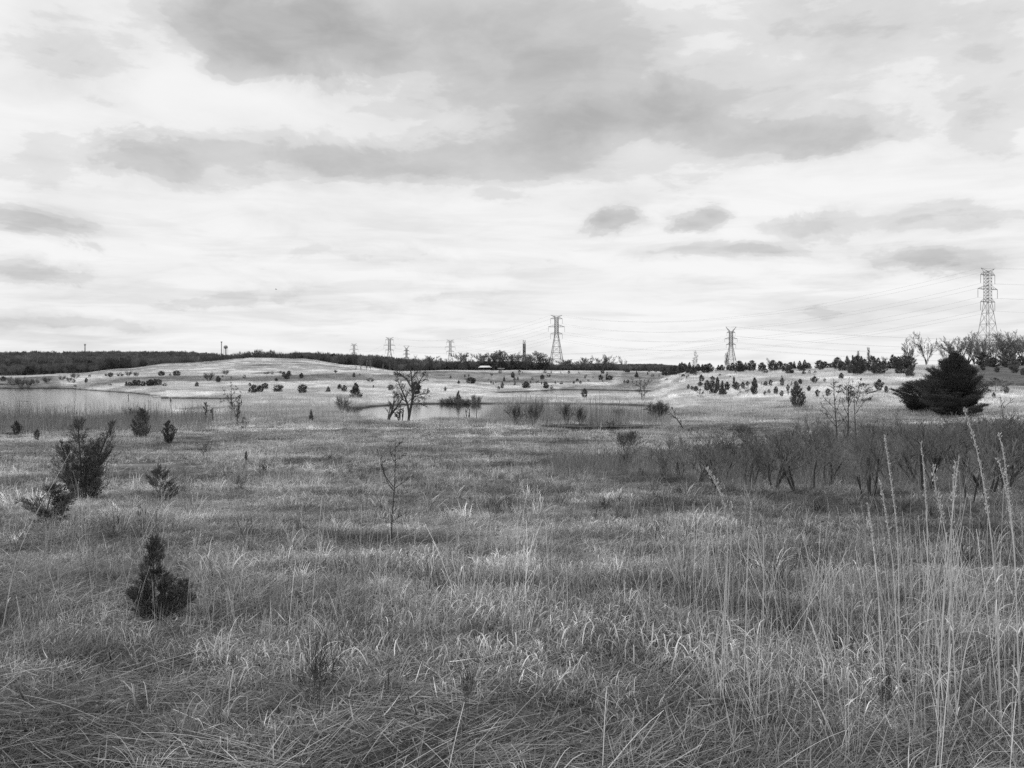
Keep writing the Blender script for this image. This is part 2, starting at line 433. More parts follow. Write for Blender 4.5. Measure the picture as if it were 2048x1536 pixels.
def raw_h(X, Y):
    """eye height above the unbroken ground"""
    X = np.asarray(X, float); Y = np.asarray(Y, float)
    r = np.hypot(X, Y)
    Yc = np.maximum(Y, 0.5)
    px = np.where(Y > 0.5, CX + FPX * X / Yc, np.where(X > 0, 3600, -1500))
    px = np.clip(px, -1500, 3599.9)
    # the land follows the view distance in front and the plain distance beside and behind
    d = np.where(Y > 0.35 * r, Yc, np.maximum(r * 0.7, 0.5))
    fy = np.clip((np.log(np.clip(d, 0.5, 8990)) - _LY[0]) / (_LY[1] - _LY[0]), 0, len(_LY) - 1.001)
    iy = fy.astype(int); wy = fy - iy
    ic = np.clip(np.searchsorted(_COLS, px, side='right') - 1, 0, len(_COLS) - 2)
    wc = (px - _COLS[ic]) / (_COLS[ic + 1] - _COLS[ic])
    wc = wc * wc * (3 - 2 * wc)
    a = _TAB[ic, iy] * (1 - wy) + _TAB[ic, iy + 1] * wy
    b = _TAB[ic + 1, iy] * (1 - wy) + _TAB[ic + 1, iy + 1] * wy
    return a * (1 - wc) + b * wc


def W2(px, row, h=CZ):
    Y = h * FPX / (row - HOR); return ((px - CX) / FPX * Y, Y)


def PY(px, Y): return ((px - CX) / FPX * Y, Y)


# shores: the left lake, the middle pond, the back pond and the small ditch (all at water level)
LAKE = [PY(-900, 100), PY(-200, 103), PY(0, 104), PY(120, 108), PY(250, 116), PY(330, 128), PY(420, 152), PY(480, 184), W2(486, 797), W2(420, 797), W2(342, 796.5),
        W2(325, 794.5), W2(300, 790), W2(262, 786), W2(225, 783.5), W2(190, 781), W2(158, 779), W2(148, 777.6), W2(90, 777), W2(0, 777), W2(-300, 777), W2(-900, 778)]
POND = [PY(690, 121), PY(720, 112), PY(755, 106), PY(800, 101), PY(812, 100), PY(850, 105), PY(900, 106), PY(960, 105), PY(1050, 108), PY(1150, 112), PY(1250, 118), PY(1310, 130), W2(1316, 813),
        W2(1285, 811), W2(1230, 809.5), W2(1160, 808), W2(1050, 807.5), W2(950, 807.5), W2(860, 808), W2(815, 809), W2(780, 811), W2(745, 813), W2(722, 816), W2(700, 819)]
BACKPOND = [W2(965, 786.5), W2(1010, 789), W2(1100, 790.5), W2(1180, 791), W2(1270, 789), W2(1322, 785), W2(1325, 782.5), W2(1260, 781), W2(1180, 779.7), W2(1110, 779.7), W2(1085, 781.5), W2(1030, 784)]
DITCH = [PY(1075, 89.5), PY(1120, 86), PY(1170, 83.5), PY(1230, 82.5), PY(1280, 85), PY(1294, 88), PY(1290, 91.5), PY(1200, 92.2), PY(1110, 92)]
WATERS = [LAKE, POND, BACKPOND, DITCH]


def sdist(X, Y, poly):
    """signed distance to a polygon, negative inside"""
    P = np.asarray(poly); Q = np.roll(P, -1, axis=0)
    best = np.full(X.shape, 1e9); inside = np.zeros(X.shape, bool)
    for (ax, ay), (bx, by) in zip(P, Q):
        ex, ey = bx - ax, by - ay
        t = np.clip(((X - ax) * ex + (Y - ay) * ey) / (ex * ex + ey * ey + 1e-12), 0, 1)
        best = np.minimum(best, np.hypot(X - ax - t * ex, Y - ay - t * ey))
        cond = ((ay > Y) != (by > Y)) & (X < (bx - ax) * (Y - ay) / (by - ay + 1e-12) + ax)
        inside ^= cond
    return np.where(inside, -best, best)


_rs = np.random.RandomState(5)
_LAT = _rs.rand(64, 64)


def vnoise(x, y):
    x = np.asarray(x, float); y = np.asarray(y, float)
    xi, yi = np.floor(x).astype(int), np.floor(y).astype(int)
    fx, fy = x - xi, y - yi
    fx, fy = fx * fx * (3 - 2 * fx), fy * fy * (3 - 2 * fy)
    g = lambda i, j: _LAT[i % 64, j % 64]
    return (g(xi, yi) * (1 - fx) + g(xi + 1, yi) * fx) * (1 - fy) + (g(xi, yi + 1) * (1 - fx) + g(xi + 1, yi + 1) * fx) * fy


def fbm(x, y, o=4):
    s, a, t = 0, 1.0, 0
    for k in range(o):
        s = s + a * vnoise(x * 2 ** k + 17.3 * k, y * 2 ** k + 5.1 * k); t += a; a *= 0.55
    return s / t


def gz(X, Y):
    X = np.asarray(X, float); Y = np.asarray(Y, float)
    z = CZ - raw_h(X, Y)
    r = np.hypot(X, Y)
    z = z + (fbm(X * 0.6, Y * 0.6, 3) - 0.5) * 0.16 * np.clip(1.2 - r / 90, 0, 1) * np.clip(r / 3, 0, 1)
    z = z + (fbm(X * 0.03, Y * 0.03, 3) - 0.5) * np.clip((r - 200) / 200, 0, 1) * 0.5
    z = z + (fbm(X * 0.008 + 3, Y * 0.008, 3) - 0.5) * np.clip((r - 800) / 400, 0, 1) * 9.0
    near = (r > 60) & (r < 500)
    if np.any(near):
        for poly in WATERS:
            d = np.full(X.shape, 99.0)
            P = np.asarray(poly)
            bb = near & (X > P[:, 0].min() - 12) & (X < P[:, 0].max() + 12) & (Y > P[:, 1].min() - 12) & (Y < P[:, 1].max() + 12)
            if not np.any(bb): continue
            d[bb] = sdist(X[bb], Y[bb], poly)
            d = d + (vnoise(X * 0.5, Y * 0.5) - 0.5) * 0.8
            rim = 0.20
            inn = np.clip(-d / 1.2, 0, 1)
            low = np.clip(1 - (d - 0.2) / 8.0, 0, 1)
            low = low * low * (3 - 2 * low)
            z = np.where(d > 0, z * (1 - low) + np.clip(z, rim, 0.35) * low, z)
            z = np.where(d <= 0, np.clip(z, None, rim) * (1 - inn) + (-0.7) * inn, z)
    return z


def gz1(x, y): return float(gz(np.array([x]), np.array([y]))[0])


_YS = np.exp(np.linspace(math.log(2.5), math.log(2600), 2600))


def grass_h(Y): return np.interp(Y, [10, 60, 95, 130, 300, 600], [.10, .15, .25, .42, .42, .30])


def hit(px, row, g=0.0):
    """the point of the ground (or of the grass tops, g = 1) that shows at this pixel"""
    X = (px - CX) / FPX * _YS
    rows = HOR + (CZ - gz(X, _YS) - g * grass_h(_YS)) * FPX / _YS
    k = np.nonzero(rows <= row)[0]
    i = k[0] if len(k) else int(np.argmin(rows[:2200]))
    Y = float(_YS[i]); return (px - CX) / FPX * Y, Y


def build_ground():
    azf = np.radians(np.concatenate([np.arange(-180, -45, 3.0), np.arange(-45, 45, 0.14), np.arange(45, 180, 3.0)]))
    rr = np.concatenate([[0.0], np.exp(np.linspace(math.log(0.8), math.log(60), 150))[:-1], np.exp(np.linspace(math.log(60), math.log(700), 420))[:-1],
                         np.exp(np.linspace(math.log(700), math.log(9000), 130))])
    na, nr = len(azf), len(rr)
    A, Rr = np.meshgrid(azf, rr, indexing='ij')
    X, Y = Rr * np.sin(A), Rr * np.cos(A)
    Z = gz(X, Y)
    V = np.stack([X, Y, Z], -1).reshape(-1, 3)
    i, j = np.meshgrid(np.arange(na), np.arange(nr - 1), indexing='ij')
    i2 = (i + 1) % na
    q = np.stack([i * nr + j, i * nr + j + 1, i2 * nr + j + 1, i2 * nr + j], -1).reshape(-1, 4)
    q = q[:, ::-1]
    me = mk_mesh("ground", V, q, None, ground_material(), smooth=True)
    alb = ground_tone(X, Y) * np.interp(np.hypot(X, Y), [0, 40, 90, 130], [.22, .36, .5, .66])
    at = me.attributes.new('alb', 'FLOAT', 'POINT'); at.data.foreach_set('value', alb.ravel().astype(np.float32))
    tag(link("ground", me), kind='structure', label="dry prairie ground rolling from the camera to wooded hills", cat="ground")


def pxrow(X, Y):
    Yc = np.maximum(Y, 1.0)
    return CX + FPX * X / Yc, HOR + (CZ - gz(X, Y)) * FPX / Yc


# patches where the grass is matted, dark and mossy or bleached: column, row, half widths, factor
PATCH = [(1650, 1003, 330, 26, .72), (1380, 975, 120, 22, .75), (800, 906, 170, 9, .62), (640, 925, 90, 10, .7), (760, 938, 70, 6, .5), (1010, 915, 160, 10, .66), (1180, 935, 120, 16, .6),
         (1100, 925, 200, 14, .8), (430, 885, 90, 8, .7), (120, 905, 110, 12, .75), (60, 1220, 130, 40, .72), (180, 1330, 260, 40, .72), (330, 1300, 60, 30, .7), (700, 1400, 300, 40, .75),
         (1860, 1050, 220, 20, .7), (1290, 960, 70, 12, .5), (1050, 1290, 70, 18, .7), (1500, 1130, 60, 14, .75), (1450, 1060, 200, 30, 1.2), (640, 1110, 260, 60, 1.12), (1050, 1000, 160, 20, 1.15),
         (700, 870, 250, 12, 1.15), (1500, 1420, 300, 60, .85), (230, 960, 120, 20, .8), (920, 890, 60, 6, .55), (1150, 885, 90, 8, .62), (560, 860, 100, 7, 1.15), (1200, 1000, 120, 16, 1.12)]
_PW = None


def ground_tone(X, Y):
    """colour of the dead grass by place: pale broomsedge far out, darker matted thatch near, far sun and near cloud shade included"""
    global _PW
    X = np.asarray(X, float); Y = np.asarray(Y, float)
    r = np.hypot(X, Y)
    px, row = pxrow(X, Y)
    t = np.interp(r, [0, 30, 70, 95, 120, 170, 300, 420, 640, 760], [.25, .27, .31, .40, .56, .68, .68, .64, .58, .42])  # distance tones also carry sunlight far out and cloud shade near
    st = lambda f, g: np.clip((f - .5) * g + .5, 0, 1)
    t = t * (0.70 + 0.60 * st(fbm(X * 0.09, Y * 0.09, 4), 2.2)) * (0.70 + 0.60 * st(fbm(X * 0.55 + 9, Y * 0.8, 3), 2.2))
    streak = st(fbm(X * .10 + 40, Y * .34 + 3, 4), 3.0)          # matted bands lying across the slope
    t = np.where((r > 9) & (r < 105), t * (0.74 + 0.72 * streak), t)
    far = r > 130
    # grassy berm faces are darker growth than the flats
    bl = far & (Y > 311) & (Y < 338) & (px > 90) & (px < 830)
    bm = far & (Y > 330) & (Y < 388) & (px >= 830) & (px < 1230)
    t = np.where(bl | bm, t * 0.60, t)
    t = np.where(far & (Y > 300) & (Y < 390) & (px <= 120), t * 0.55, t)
    # dark mottles on the mound
    mo = (Y > 440) & (Y < 720) & (px > 100) & (px < 900)
    t = np.where(mo, t * (0.66 + 0.66 * st(fbm(X * 0.035 + 4, Y * 0.10, 4), 2.4)), t)
    t = np.where((px > 1240) & (px < 1330) & (Y > 300) & (Y < 460), t * 0.6, t)
    # close-cropped crest of the right hill, its shade painted into the tone
    t = np.where((px > 1935) & (Y > 142) & (Y < 300), t * 0.34, t)
    # left bank beside the lake
    t = np.where((px < 330) & (Y > 78) & (Y < 125), t * 0.62, t)
    # ground of the thicket
    th = (px > 1480) & (Y > 20) & (Y < 92)
    t = np.where(th, t * 0.86, t)
    # woods floor
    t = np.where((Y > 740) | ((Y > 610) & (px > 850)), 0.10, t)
    if _PW is None:
        _PW = []
        for (c, w, rx, ry, f) in PATCH:
            cx, cy = hit(c, w); _, y1 = hit(c, w + ry); _, y2 = hit(c, w - ry)
            _PW.append((cx, cy, rx / FPX * cy, max(0.25, abs(y2 - y1) / 2), f))
    wob = (fbm(X * 0.8 + 2, Y * 0.8, 3) - 0.5) * 1.5
    for (cx, cy, ax, ay, f) in _PW:
        d = np.hypot((X - cx) / ax, (Y - cy) / ay) + wob
        k = np.clip(1.35 - d, 0, 1); k = k * k * (3 - 2 * k)
        t = t * (1 + (f ** 1.4 - 1) * k)
    return t


build_ground()


def build_water():
    for nm, poly, rip, st in (("lake", LAKE, 2.2, .28), ("pond", POND, 1.2, .10), ("pond", BACKPOND, 1.5, .35), ("ditch_water", DITCH, 1.2, .05)):
        P = np.asarray(poly); c = P.mean(0)
        d = P - c; n = np.linalg.norm(d, axis=1)[:, None]
        # a little wider than the shore so that the bank cuts it
        nrm = []
        for k in range(len(P)):
            e = P[(k + 1) % len(P)] - P[k - 1]; nn = np.array([e[1], -e[0]]); nn /= np.linalg.norm(nn) + 1e-9; nrm.append(nn)
        Q = P + np.array(nrm) * 1.5
        if sdist(np.array([Q[3][0]]), np.array([Q[3][1]]), poly)[0] < 0: Q = P - np.array(nrm) * 1.5
        import bmesh
        bm = bmesh.new()
        f = bm.faces.new([bm.verts.new((a, b, 0.0)) for a, b in Q])
        bmesh.ops.triangulate(bm, faces=[f])
        me = bpy.data.meshes.new(nm); bm.to_mesh(me); bm.free()
        for p in me.polygons:
            if p.normal.z < 0: p.flip()
        me.materials.append(water_material(nm + "_surface", rip, st))
        lab = {"lake": "wide rippled grey lake behind the reeds on the left", "pond": "still pale pond behind the leaning bare tree", "ditch_water": "dark strip of ditch water below the willow stems"}[nm]
        if poly is BACKPOND: lab = "thin pale back pond beyond the middle pond's far bank"
        tag(link(nm, me), lab, "water", kind='structure')


build_water()

# ------------------------------------------------------------------ grass (uncountable: one object per growth)
SRC_N = [0]


def blades(rng, n, rad, L, lean, curv, width, segs=4, pw=1.6, az_mean=None, az_sp=3.2, shade=(.75, 1.3), taper=True, z0=0.0, hook=None):
    """n ribbons growing from a disc; every argument pair is a uniform range"""
    u = lambda ab: rng.uniform(ab[0], ab[1], n)
    rr = rad * np.sqrt(rng.rand(n)); pa = rng.rand(n) * 2 * math.pi
    base = np.stack([rr * np.cos(pa), rr * np.sin(pa), np.full(n, z0)], -1)
    az = rng.rand(n) * 2 * math.pi if az_mean is None else az_mean + rng.uniform(-az_sp, az_sp, n)
    Ls, le, cu, w = u(L), u(lean), u(curv), u(width)
    t = np.linspace(0, 1, segs + 1)
    th = le[:, None] + cu[:, None] * t[None, :] ** pw
    if hook is not None:
        hk = u(hook)
        th = th + hk[:, None] * np.clip((t[None, :] - 0.6) / 0.4, 0, 1) ** 1.3
    step = Ls[:, None] / segs
    thm = (th[:, 1:] + th[:, :-1]) / 2
    hx = np.concatenate([np.zeros((n, 1)), np.cumsum(np.sin(thm) * step, 1)], 1)
    hz = np.concatenate([np.zeros((n, 1)), np.cumsum(np.cos(thm) * step, 1)], 1)
    hz = np.maximum(hz, 0.004)
    dirx, diry = np.cos(az), np.sin(az)
    cen = np.stack([base[:, None, 0] + hx * dirx[:, None], base[:, None, 1] + hx * diry[:, None], base[:, None, 2] + hz], -1)
    sa = az + math.pi / 2 + rng.uniform(-.7, .7, n)
    wd = w[:, None] / 2 * (np.array([1 - 0.85 * x ** 2.2 for x in t])[None, :] if taper else np.ones((1, segs + 1)))
    side = np.stack([np.cos(sa), np.sin(sa), rng.uniform(-.25, .25, n)], -1)
    Lf = cen - side[:, None, :] * wd[..., None]; Rt = cen + side[:, None, :] * wd[..., None]
    V = np.stack([Lf, Rt], 2).reshape(-1, 3)
    m = segs + 1
    i, j = np.meshgrid(np.arange(n), np.arange(segs), indexing='ij')
    b = (i * m + j) * 2
    q = np.stack([b, b + 1, b + 3, b + 2], -1).reshape(-1, 4)
    sh = np.repeat(rng.uniform(shade[0], shade[1], n), m * 2)
    return V, q, sh


def tuft(name, parts, m=None):
    Vs, Qs, Ss, n = [], [], [], 0
    for V, q, s in parts:
        Vs.append(V); Qs.append(q + n); Ss.append(s); n += len(V)
    me = mk_mesh(name, np.concatenate(Vs), np.concatenate(Qs), None, m or M_GRASS, np.concatenate(Ss))
    return bpy.data.objects.new(name, me)


def source(name, objs):
    c = bpy.data.collections.new(name)
    for o in objs: c.objects.link(o)
    return c


def scatter(name, coll, pts, rot, scl, idx, tone, label, cat, kind='stuff'):
    """one object: points carrying rotation, scale, choice and tone, grown by geometry nodes"""
    n = len(pts)
    me = bpy.data.meshes.new(name)
    me.vertices.add(n); me.vertices.foreach_set('co', np.asarray(pts, np.float32).ravel())
    for nm, ty, d in (('rot', 'FLOAT_VECTOR', rot), ('scl', 'FLOAT_VECTOR', scl), ('idx', 'INT', idx), ('tone', 'FLOAT', tone)):
        a = me.attributes.new(nm, ty, 'POINT')
        if ty == 'FLOAT_VECTOR': a.data.foreach_set('vector', np.asarray(d, np.float32).ravel())
        else: a.data.foreach_set('value', np.asarray(d, np.int32 if ty == 'INT' else np.float32))
    ng = bpy.data.node_groups.new(name + "_growth", 'GeometryNodeTree')
    ng.interface.new_socket(name="Geometry", in_out='INPUT', socket_type='NodeSocketGeometry')
    ng.interface.new_socket(name="Geometry", in_out='OUTPUT', socket_type='NodeSocketGeometry')
    N, L = ng.nodes, ng.links
    gi, go = N.new('NodeGroupInput'), N.new('NodeGroupOutput')
    ci = N.new('GeometryNodeCollectionInfo'); ci.inputs['Collection'].default_value = coll
    ci.inputs['Separate Children'].default_value = True; ci.inputs['Reset Children'].default_value = True
    ip = N.new('GeometryNodeInstanceOnPoints'); ip.inputs['Pick Instance'].default_value = True

    def at(nm, ty):
        a = N.new('GeometryNodeInputNamedAttribute'); a.data_type = ty; a.inputs['Name'].default_value = nm
        return a.outputs[0]
    L.new(gi.outputs[0], ip.inputs['Points']); L.new(ci.outputs[0], ip.inputs['Instance'])
    L.new(at('idx', 'INT'), ip.inputs['Instance Index'])
    L.new(at('rot', 'FLOAT_VECTOR'), ip.inputs['Rotation'])
    L.new(at('scl', 'FLOAT_VECTOR'), ip.inputs['Scale'])
    L.new(ip.outputs[0], go.inputs[0])
    o = link(name, me)
    md = o.modifiers.new("growth", 'NODES'); md.node_group = ng
    tag(o, label, cat, kind=kind)
    return o


def field_points(rng, n, y0, y1, umax=0.70, pw=1.0, extra=2.5):
    """random places in the wedge in front of the camera, evenly spread over the ground when pw = 1"""
    e = pw + 1
    Y = (y0 ** e + rng.rand(n) * (y1 ** e - y0 ** e)) ** (1 / e)
    X = rng.uniform(-1, 1, n) * (umax * Y + extra)
    return X, Y


def dry(X, Y, margin=0.3):
    ok = np.ones(X.shape, bool)
    for poly in WATERS: ok &= sdist(X, Y, poly) > margin
    return ok


def rot_rand(rng, n, tilt=0.12):
    return np.stack([rng.normal(0, tilt, n), rng.normal(0, tilt, n), rng.rand(n) * 6.283], -1)


def sc3(s): return np.stack([s, s, s], -1)


def build_grass():
    rng = np.random.RandomState(11)
    # ---- sources for the near ground
    short = []
    for k in range(8):                                   # curled little blades and fine litter
        short.append(tuft("short_blades_%d" % k, [
            blades(rng, 64, .22, (.05, .15), (.1, .9), (.3, 1.7), (.0026, .0052), 4, hook=(.2, 1.9), shade=(.35, 1.2)),
            blades(rng, 90, .26, (.05, .20), (.9, 1.5), (.0, .5), (.0020, .0042), 3, shade=(.22, .9)),
            blades(rng, 17, .22, (.07, .17), (.0, .5), (.5, 1.3), (.0036, .0070), 6, hook=(1.0, 2.6), shade=(1.1, 2.1))]))
    stand = []
    for k in range(7):                                   # thin standing stems with a few leaves
        stand.append(tuft("standing_stems_%d" % k, [
            blades(rng, 7, .16, (.18, .46), (.0, .30), (-.05, .25), (.002, .0034), 4, taper=False, shade=(.8, 1.6)),
            blades(rng, 22, .16, (.09, .24), (.1, .5), (.2, 1.1), (.003, .006), 6, hook=(.4, 2.2), shade=(.5, 1.7)),
            blades(rng, 2, .10, (.5, .8), (.1, .7), (-.1, .3), (.0025, .004), 4, taper=False, shade=(1.0, 1.8))]))
    flat = []
    for k in range(6):                                   # stems beaten flat
        flat.append(tuft("flattened_stems_%d" % k, [
            blades(rng, 34, .32, (.2, .6), (1.38, 1.57), (-.10, .2), (.0018, .0034), 4, az_mean=0.0, az_sp=.40, taper=False, shade=(.5, 1.7), z0=.03),
            blades(rng, 36, .32, (.2, .6), (1.25, 1.57), (-.1, .2), (.0025, .005), 3, shade=(.25, .9), z0=.01),
            blades(rng, 2, .3, (.3, .8), (1.2, 1.5), (.0, .4), (.0026, .0045), 5, az_mean=0.0, az_sp=.6, taper=False, shade=(1.2, 2.1), z0=.05)]))
    bunch = []
    for k in range(4):                                   # a bunch with broad curled leaves
        bunch.append(tuft("bunch_grass_%d" % k, [
            blades(rng, 46, .09, (.20, .50), (.05, .8), (.3, 1.5), (.005, .011), 8, hook=(.3, 2.2), shade=(.35, 1.2)),
            blades(rng, 14, .10, (.25, .6), (.1, .7), (.3, 1.0), (.006, .011), 8, hook=(.6, 2.4), shade=(1.2, 2.2))]))
    weed = []
    for k in range(3):                                   # dark dead forb stems
        weed.append(tuft("weed_stems_%d" % k, [
            blades(rng, 7, .10, (.2, .5), (.0, .55), (-.3, .4), (.003, .006), 4, shade=(.2, .5)),
            blades(rng, 16, .12, (.10, .25), (.2, .9), (-.3, .5), (.003, .005), 3, shade=(.2, .5), z0=.15)]))
    thatch = []
    for k in range(5):                                   # broken dead bits lying on the soil
        thatch.append(tuft("thatch_litter_%d" % k, [
            blades(rng, 120, .34, (.04, .22), (1.2, 1.57), (-.2, .3), (.0022, .0055), 2, shade=(.2, 1.0), z0=.01),
            blades(rng, 26, .34, (.03, .09), (.5, 1.5), (-.4, .8), (.004, .010), 2, shade=(.15, .9)),
            blades(rng, 12, .34, (.05, .2), (1.1, 1.5), (-.2, .3), (.003, .006), 3, shade=(.9, 1.9), z0=.02)]))
    near = source("near_growth", short + stand + flat + bunch + weed + thatch)   # collection order is alphabetical
    names = sorted(o.name for o in near.objects)
    pos = {k: [i for i, n in enumerate(names) if n.startswith(k)] for k in ("short", "stand", "flat", "bunch", "weed", "thatch")}

    P, RT, S, I, T = [], [], [], [], []

    def put(kind, X, Y, s, tone, tilt=.12, yaw=None, zs=None):
        n = len(X)
        hol = np.clip((fbm(X * 1.7 + 3, Y * 1.7 + 9, 3) - .5) * 2.6 + .5, 0, 1)  # noise paints the shade of small hollows into the grass tone
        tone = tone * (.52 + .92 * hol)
        r = rot_rand(rng, n, tilt)
        if yaw is not None: r[:, 2] = yaw
        P.append(np.stack([X, Y, gz(X, Y) - .01], -1)); RT.append(r)
        sv = sc3(s)
        if zs is not None: sv[:, 2] *= zs
        S.append(sv); I.append(np.array(pos[kind])[rng.randint(0, len(pos[kind]), n)]); T.append(tone)

    def keep(X, Y): return (np.hypot(X, Y) > 2.1)
    # litter and curled blades everywhere, in clumps with dark gaps between
    X, Y = field_points(rng, 36000, 2.4, 32, pw=.60); k = keep(X, Y)
    clump = fbm(X * 1.6 + 31, Y * 1.6, 3)
    k &= rng.rand(len(X)) < np.clip((clump - .34) * 4.5, np.where(Y < 6, .40, .07), 1)
    X, Y, clump = X[k], Y[k], clump[k]
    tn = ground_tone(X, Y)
    grow = fbm(X * .5 + 31, Y * .5, 3)
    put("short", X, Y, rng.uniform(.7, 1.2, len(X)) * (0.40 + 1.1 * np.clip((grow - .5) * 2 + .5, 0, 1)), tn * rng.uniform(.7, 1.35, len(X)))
    X, Y = field_points(rng, 11000, 2.0, 26, pw=.5); k = keep(X, Y); X, Y = X[k], Y[k]
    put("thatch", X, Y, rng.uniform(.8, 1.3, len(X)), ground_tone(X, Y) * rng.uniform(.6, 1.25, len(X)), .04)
    # standing growth in drifts
    X, Y = field_points(rng, 12000, 2.4, 34, pw=.6); k = keep(X, Y)
    dr = fbm(X * .28 + 7, Y * .28, 3)
    left_flat = (X < -.12 * Y) & (Y < 5.6)
    k &= (rng.rand(len(X)) < np.clip((dr - .38) * 3.4, .04, 1) * np.where((X > .1 * Y) & (Y > 11), .35, 1)) & ~(left_flat & (rng.rand(len(X)) < .9))
    X, Y = X[k], Y[k]; tn = ground_tone(X, Y)
    ok = (tn > .2) | (rng.rand(len(tn)) < .2)
    X, Y, tn = X[ok], Y[ok], tn[ok]
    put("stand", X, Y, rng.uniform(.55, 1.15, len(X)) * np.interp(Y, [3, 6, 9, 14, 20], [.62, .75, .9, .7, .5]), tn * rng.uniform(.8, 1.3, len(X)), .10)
    # flattened stems
    X, Y = field_points(rng, 9000, 2.4, 34, pw=.6); k = keep(X, Y)
    dr = fbm(X * .3 + 57, Y * .3, 3); tn = ground_tone(X, Y)
    left_flat = (X < -.14 * Y) & (Y < 5.2)
    k &= (rng.rand(len(X)) < np.clip((dr - .48) * 4, .06, 1) * np.where(Y < 8, .3, 1)) | (left_flat & (rng.rand(len(X)) < .7)) | (tn < .2)
    X, Y, tn = X[k], Y[k], tn[k]
    yaw = fbm(X * .12 + 3, Y * .12, 2) * 7 - 3.3 + rng.normal(0, .5, len(X))
    yaw = np.where((X < -.1 * Y) & (Y < 5.4), np.where(rng.rand(len(X)) < .5, 0.1, 3.2) + rng.normal(0, .42, len(X)), yaw)
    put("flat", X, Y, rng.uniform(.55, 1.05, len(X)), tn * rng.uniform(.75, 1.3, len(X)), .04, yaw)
    # bunches
    X, Y = field_points(rng, 750, 2.6, 30, pw=.7); k = keep(X, Y); X, Y = X[k], Y[k]
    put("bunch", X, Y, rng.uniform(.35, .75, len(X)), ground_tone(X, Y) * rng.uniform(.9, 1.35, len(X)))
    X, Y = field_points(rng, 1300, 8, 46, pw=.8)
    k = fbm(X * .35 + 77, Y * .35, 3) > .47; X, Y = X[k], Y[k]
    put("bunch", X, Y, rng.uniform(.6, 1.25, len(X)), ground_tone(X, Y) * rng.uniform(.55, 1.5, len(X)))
    X, Y = field_points(rng, 620, 9, 55, pw=1.0)
    k = fbm(X * .3 + 17, Y * .3, 3) > .45; X, Y = X[k], Y[k]
    put("weed", X, Y, rng.uniform(.5, 1.1, len(X)), rng.uniform(.25, .45, len(X)))
    X, Y = field_points(rng, 190, 4.5, 34, pw=1.0); k = keep(X, Y); X, Y = X[k], Y[k]
    put("weed", X, Y, rng.uniform(.6, 1.1, len(X)), np.full(len(X), .3))
    scatter("prairie_grass", near, np.concatenate(P), np.concatenate(RT), np.concatenate(S), np.concatenate(I), np.concatenate(T),
            "tangled dry grass with curled tips covering the foreground", "grass")

    # ---- the middle ground
    mid = []
    for k in range(8):
        mid.append(tuft("meadow_patch_%d" % k, [
            blades(rng, 60, .75, (.10, .28), (.1, 1.0), (.2, 1.4), (.010, .024), 3, hook=(.2, 1.6), shade=(.5, 2.2)),
            blades(rng, 80, .85, (.25, .7), (1.25, 1.57), (-.1, .2), (.008, .020), 2, shade=(.25, 1.5), taper=False, z0=.02),
            blades(rng, 7, .75, (.3, .55), (.0, .5), (.0, .3), (.005, .009), 3, shade=(1.0, 1.9), taper=False)]))
    cm = source("meadow_growth", mid)
    X, Y = field_points(rng, 20000, 22, 128, pw=.75, umax=.68); k = dry(X, Y, .8) & (rng.rand(len(X)) < np.clip((fbm(X * .45, Y * .8, 3) - .33) * 4.5, .2, 1)); X, Y = X[k], Y[k]
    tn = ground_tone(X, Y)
    s = rng.uniform(.8, 1.3, len(X)) * np.interp(Y, [24, 60, 128], [.8, 1.0, 1.25])
    scl = sc3(s); scl[:, 2] *= np.where(tn < .22, .4, rng.uniform(.4, 1.2, len(X)) * (.5 + fbm(X * .3, Y * .3, 3)))
    q = rng.rand(len(X))
    scl[q < .07] *= np.array([.5, .5, 2.0]); tn = np.where(q < .07, tn * 1.3, np.where(q < .17, tn * .45, tn))
    scatter("meadow_grass", cm, np.stack([X, Y, gz(X, Y) - .02], -1), rot_rand(rng, len(X), .05), scl, rng.randint(0, 8, len(X)), tn * rng.uniform(.85, 1.2, len(X)),
            "matted dry meadow grass between the foreground and the ponds", "grass")

    # ---- the pale fields
    fr = []
    for k in range(6):
        fr.append(tuft("broomsedge_patch_%d" % k, [
            blades(rng, 210, 1.9, (.45, .95), (.0, .35), (.0, .5), (.014, .030), 2, shade=(.7, 1.3)),
            blades(rng, 90, 2.0, (.3, .7), (.6, 1.4), (.0, .3), (.012, .026), 2, shade=(.5, 1.1))]))
    cf = source("broomsedge_growth", fr)
    X1, Y1 = field_points(rng, 26000, 92, 345, pw=.75, umax=.66); X2, Y2 = field_points(rng, 26000, 300, 690, pw=.9, umax=.62)
    X, Y = np.concatenate([X1, X2]), np.concatenate([Y1, Y2])
    k = dry(X, Y, 1.2)
    px, _ = pxrow(X, Y)
    k &= ~((px > 1935) & (Y > 140) & (rng.rand(len(X)) < .7)) & ~((px > 870) & (Y > 600)) & ~((px > 1380) & (Y > 330)) & ~((px < 120) & (Y > 420))
    k &= ~((Y < 110) & (px < 900) & (rng.rand(len(X)) < .6))
    X, Y, px = X[k], Y[k], px[k]
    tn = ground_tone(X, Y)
    s = rng.uniform(.7, 1.25, len(X)) * np.interp(Y, [95, 200, 690], [.7, .95, 1.5])
    scl = sc3(s)
    scl[:, 2] *= np.interp(Y, [95, 200, 400, 690], [.55, .65, .45, .35]) * (.6 + .8 * fbm(X * .05 + 8, Y * .05, 3))
    scl[:, 2] *= np.where((px > 1935) & (Y > 140), .4, 1.0) * np.where((px > 930) & (px < 1350) & (Y > 180) & (Y < 250), .35, 1.0)
    scatter("broomsedge", cf, np.stack([X, Y, gz(X, Y) - .03], -1), rot_rand(rng, len(X), .03), scl, rng.randint(0, 6, len(X)), tn * rng.uniform(.85, 1.2, len(X)),
            "pale dry broomsedge covering the fields around the ponds", "grass")

    # ---- reeds and tall weeds along the water
    rd = []
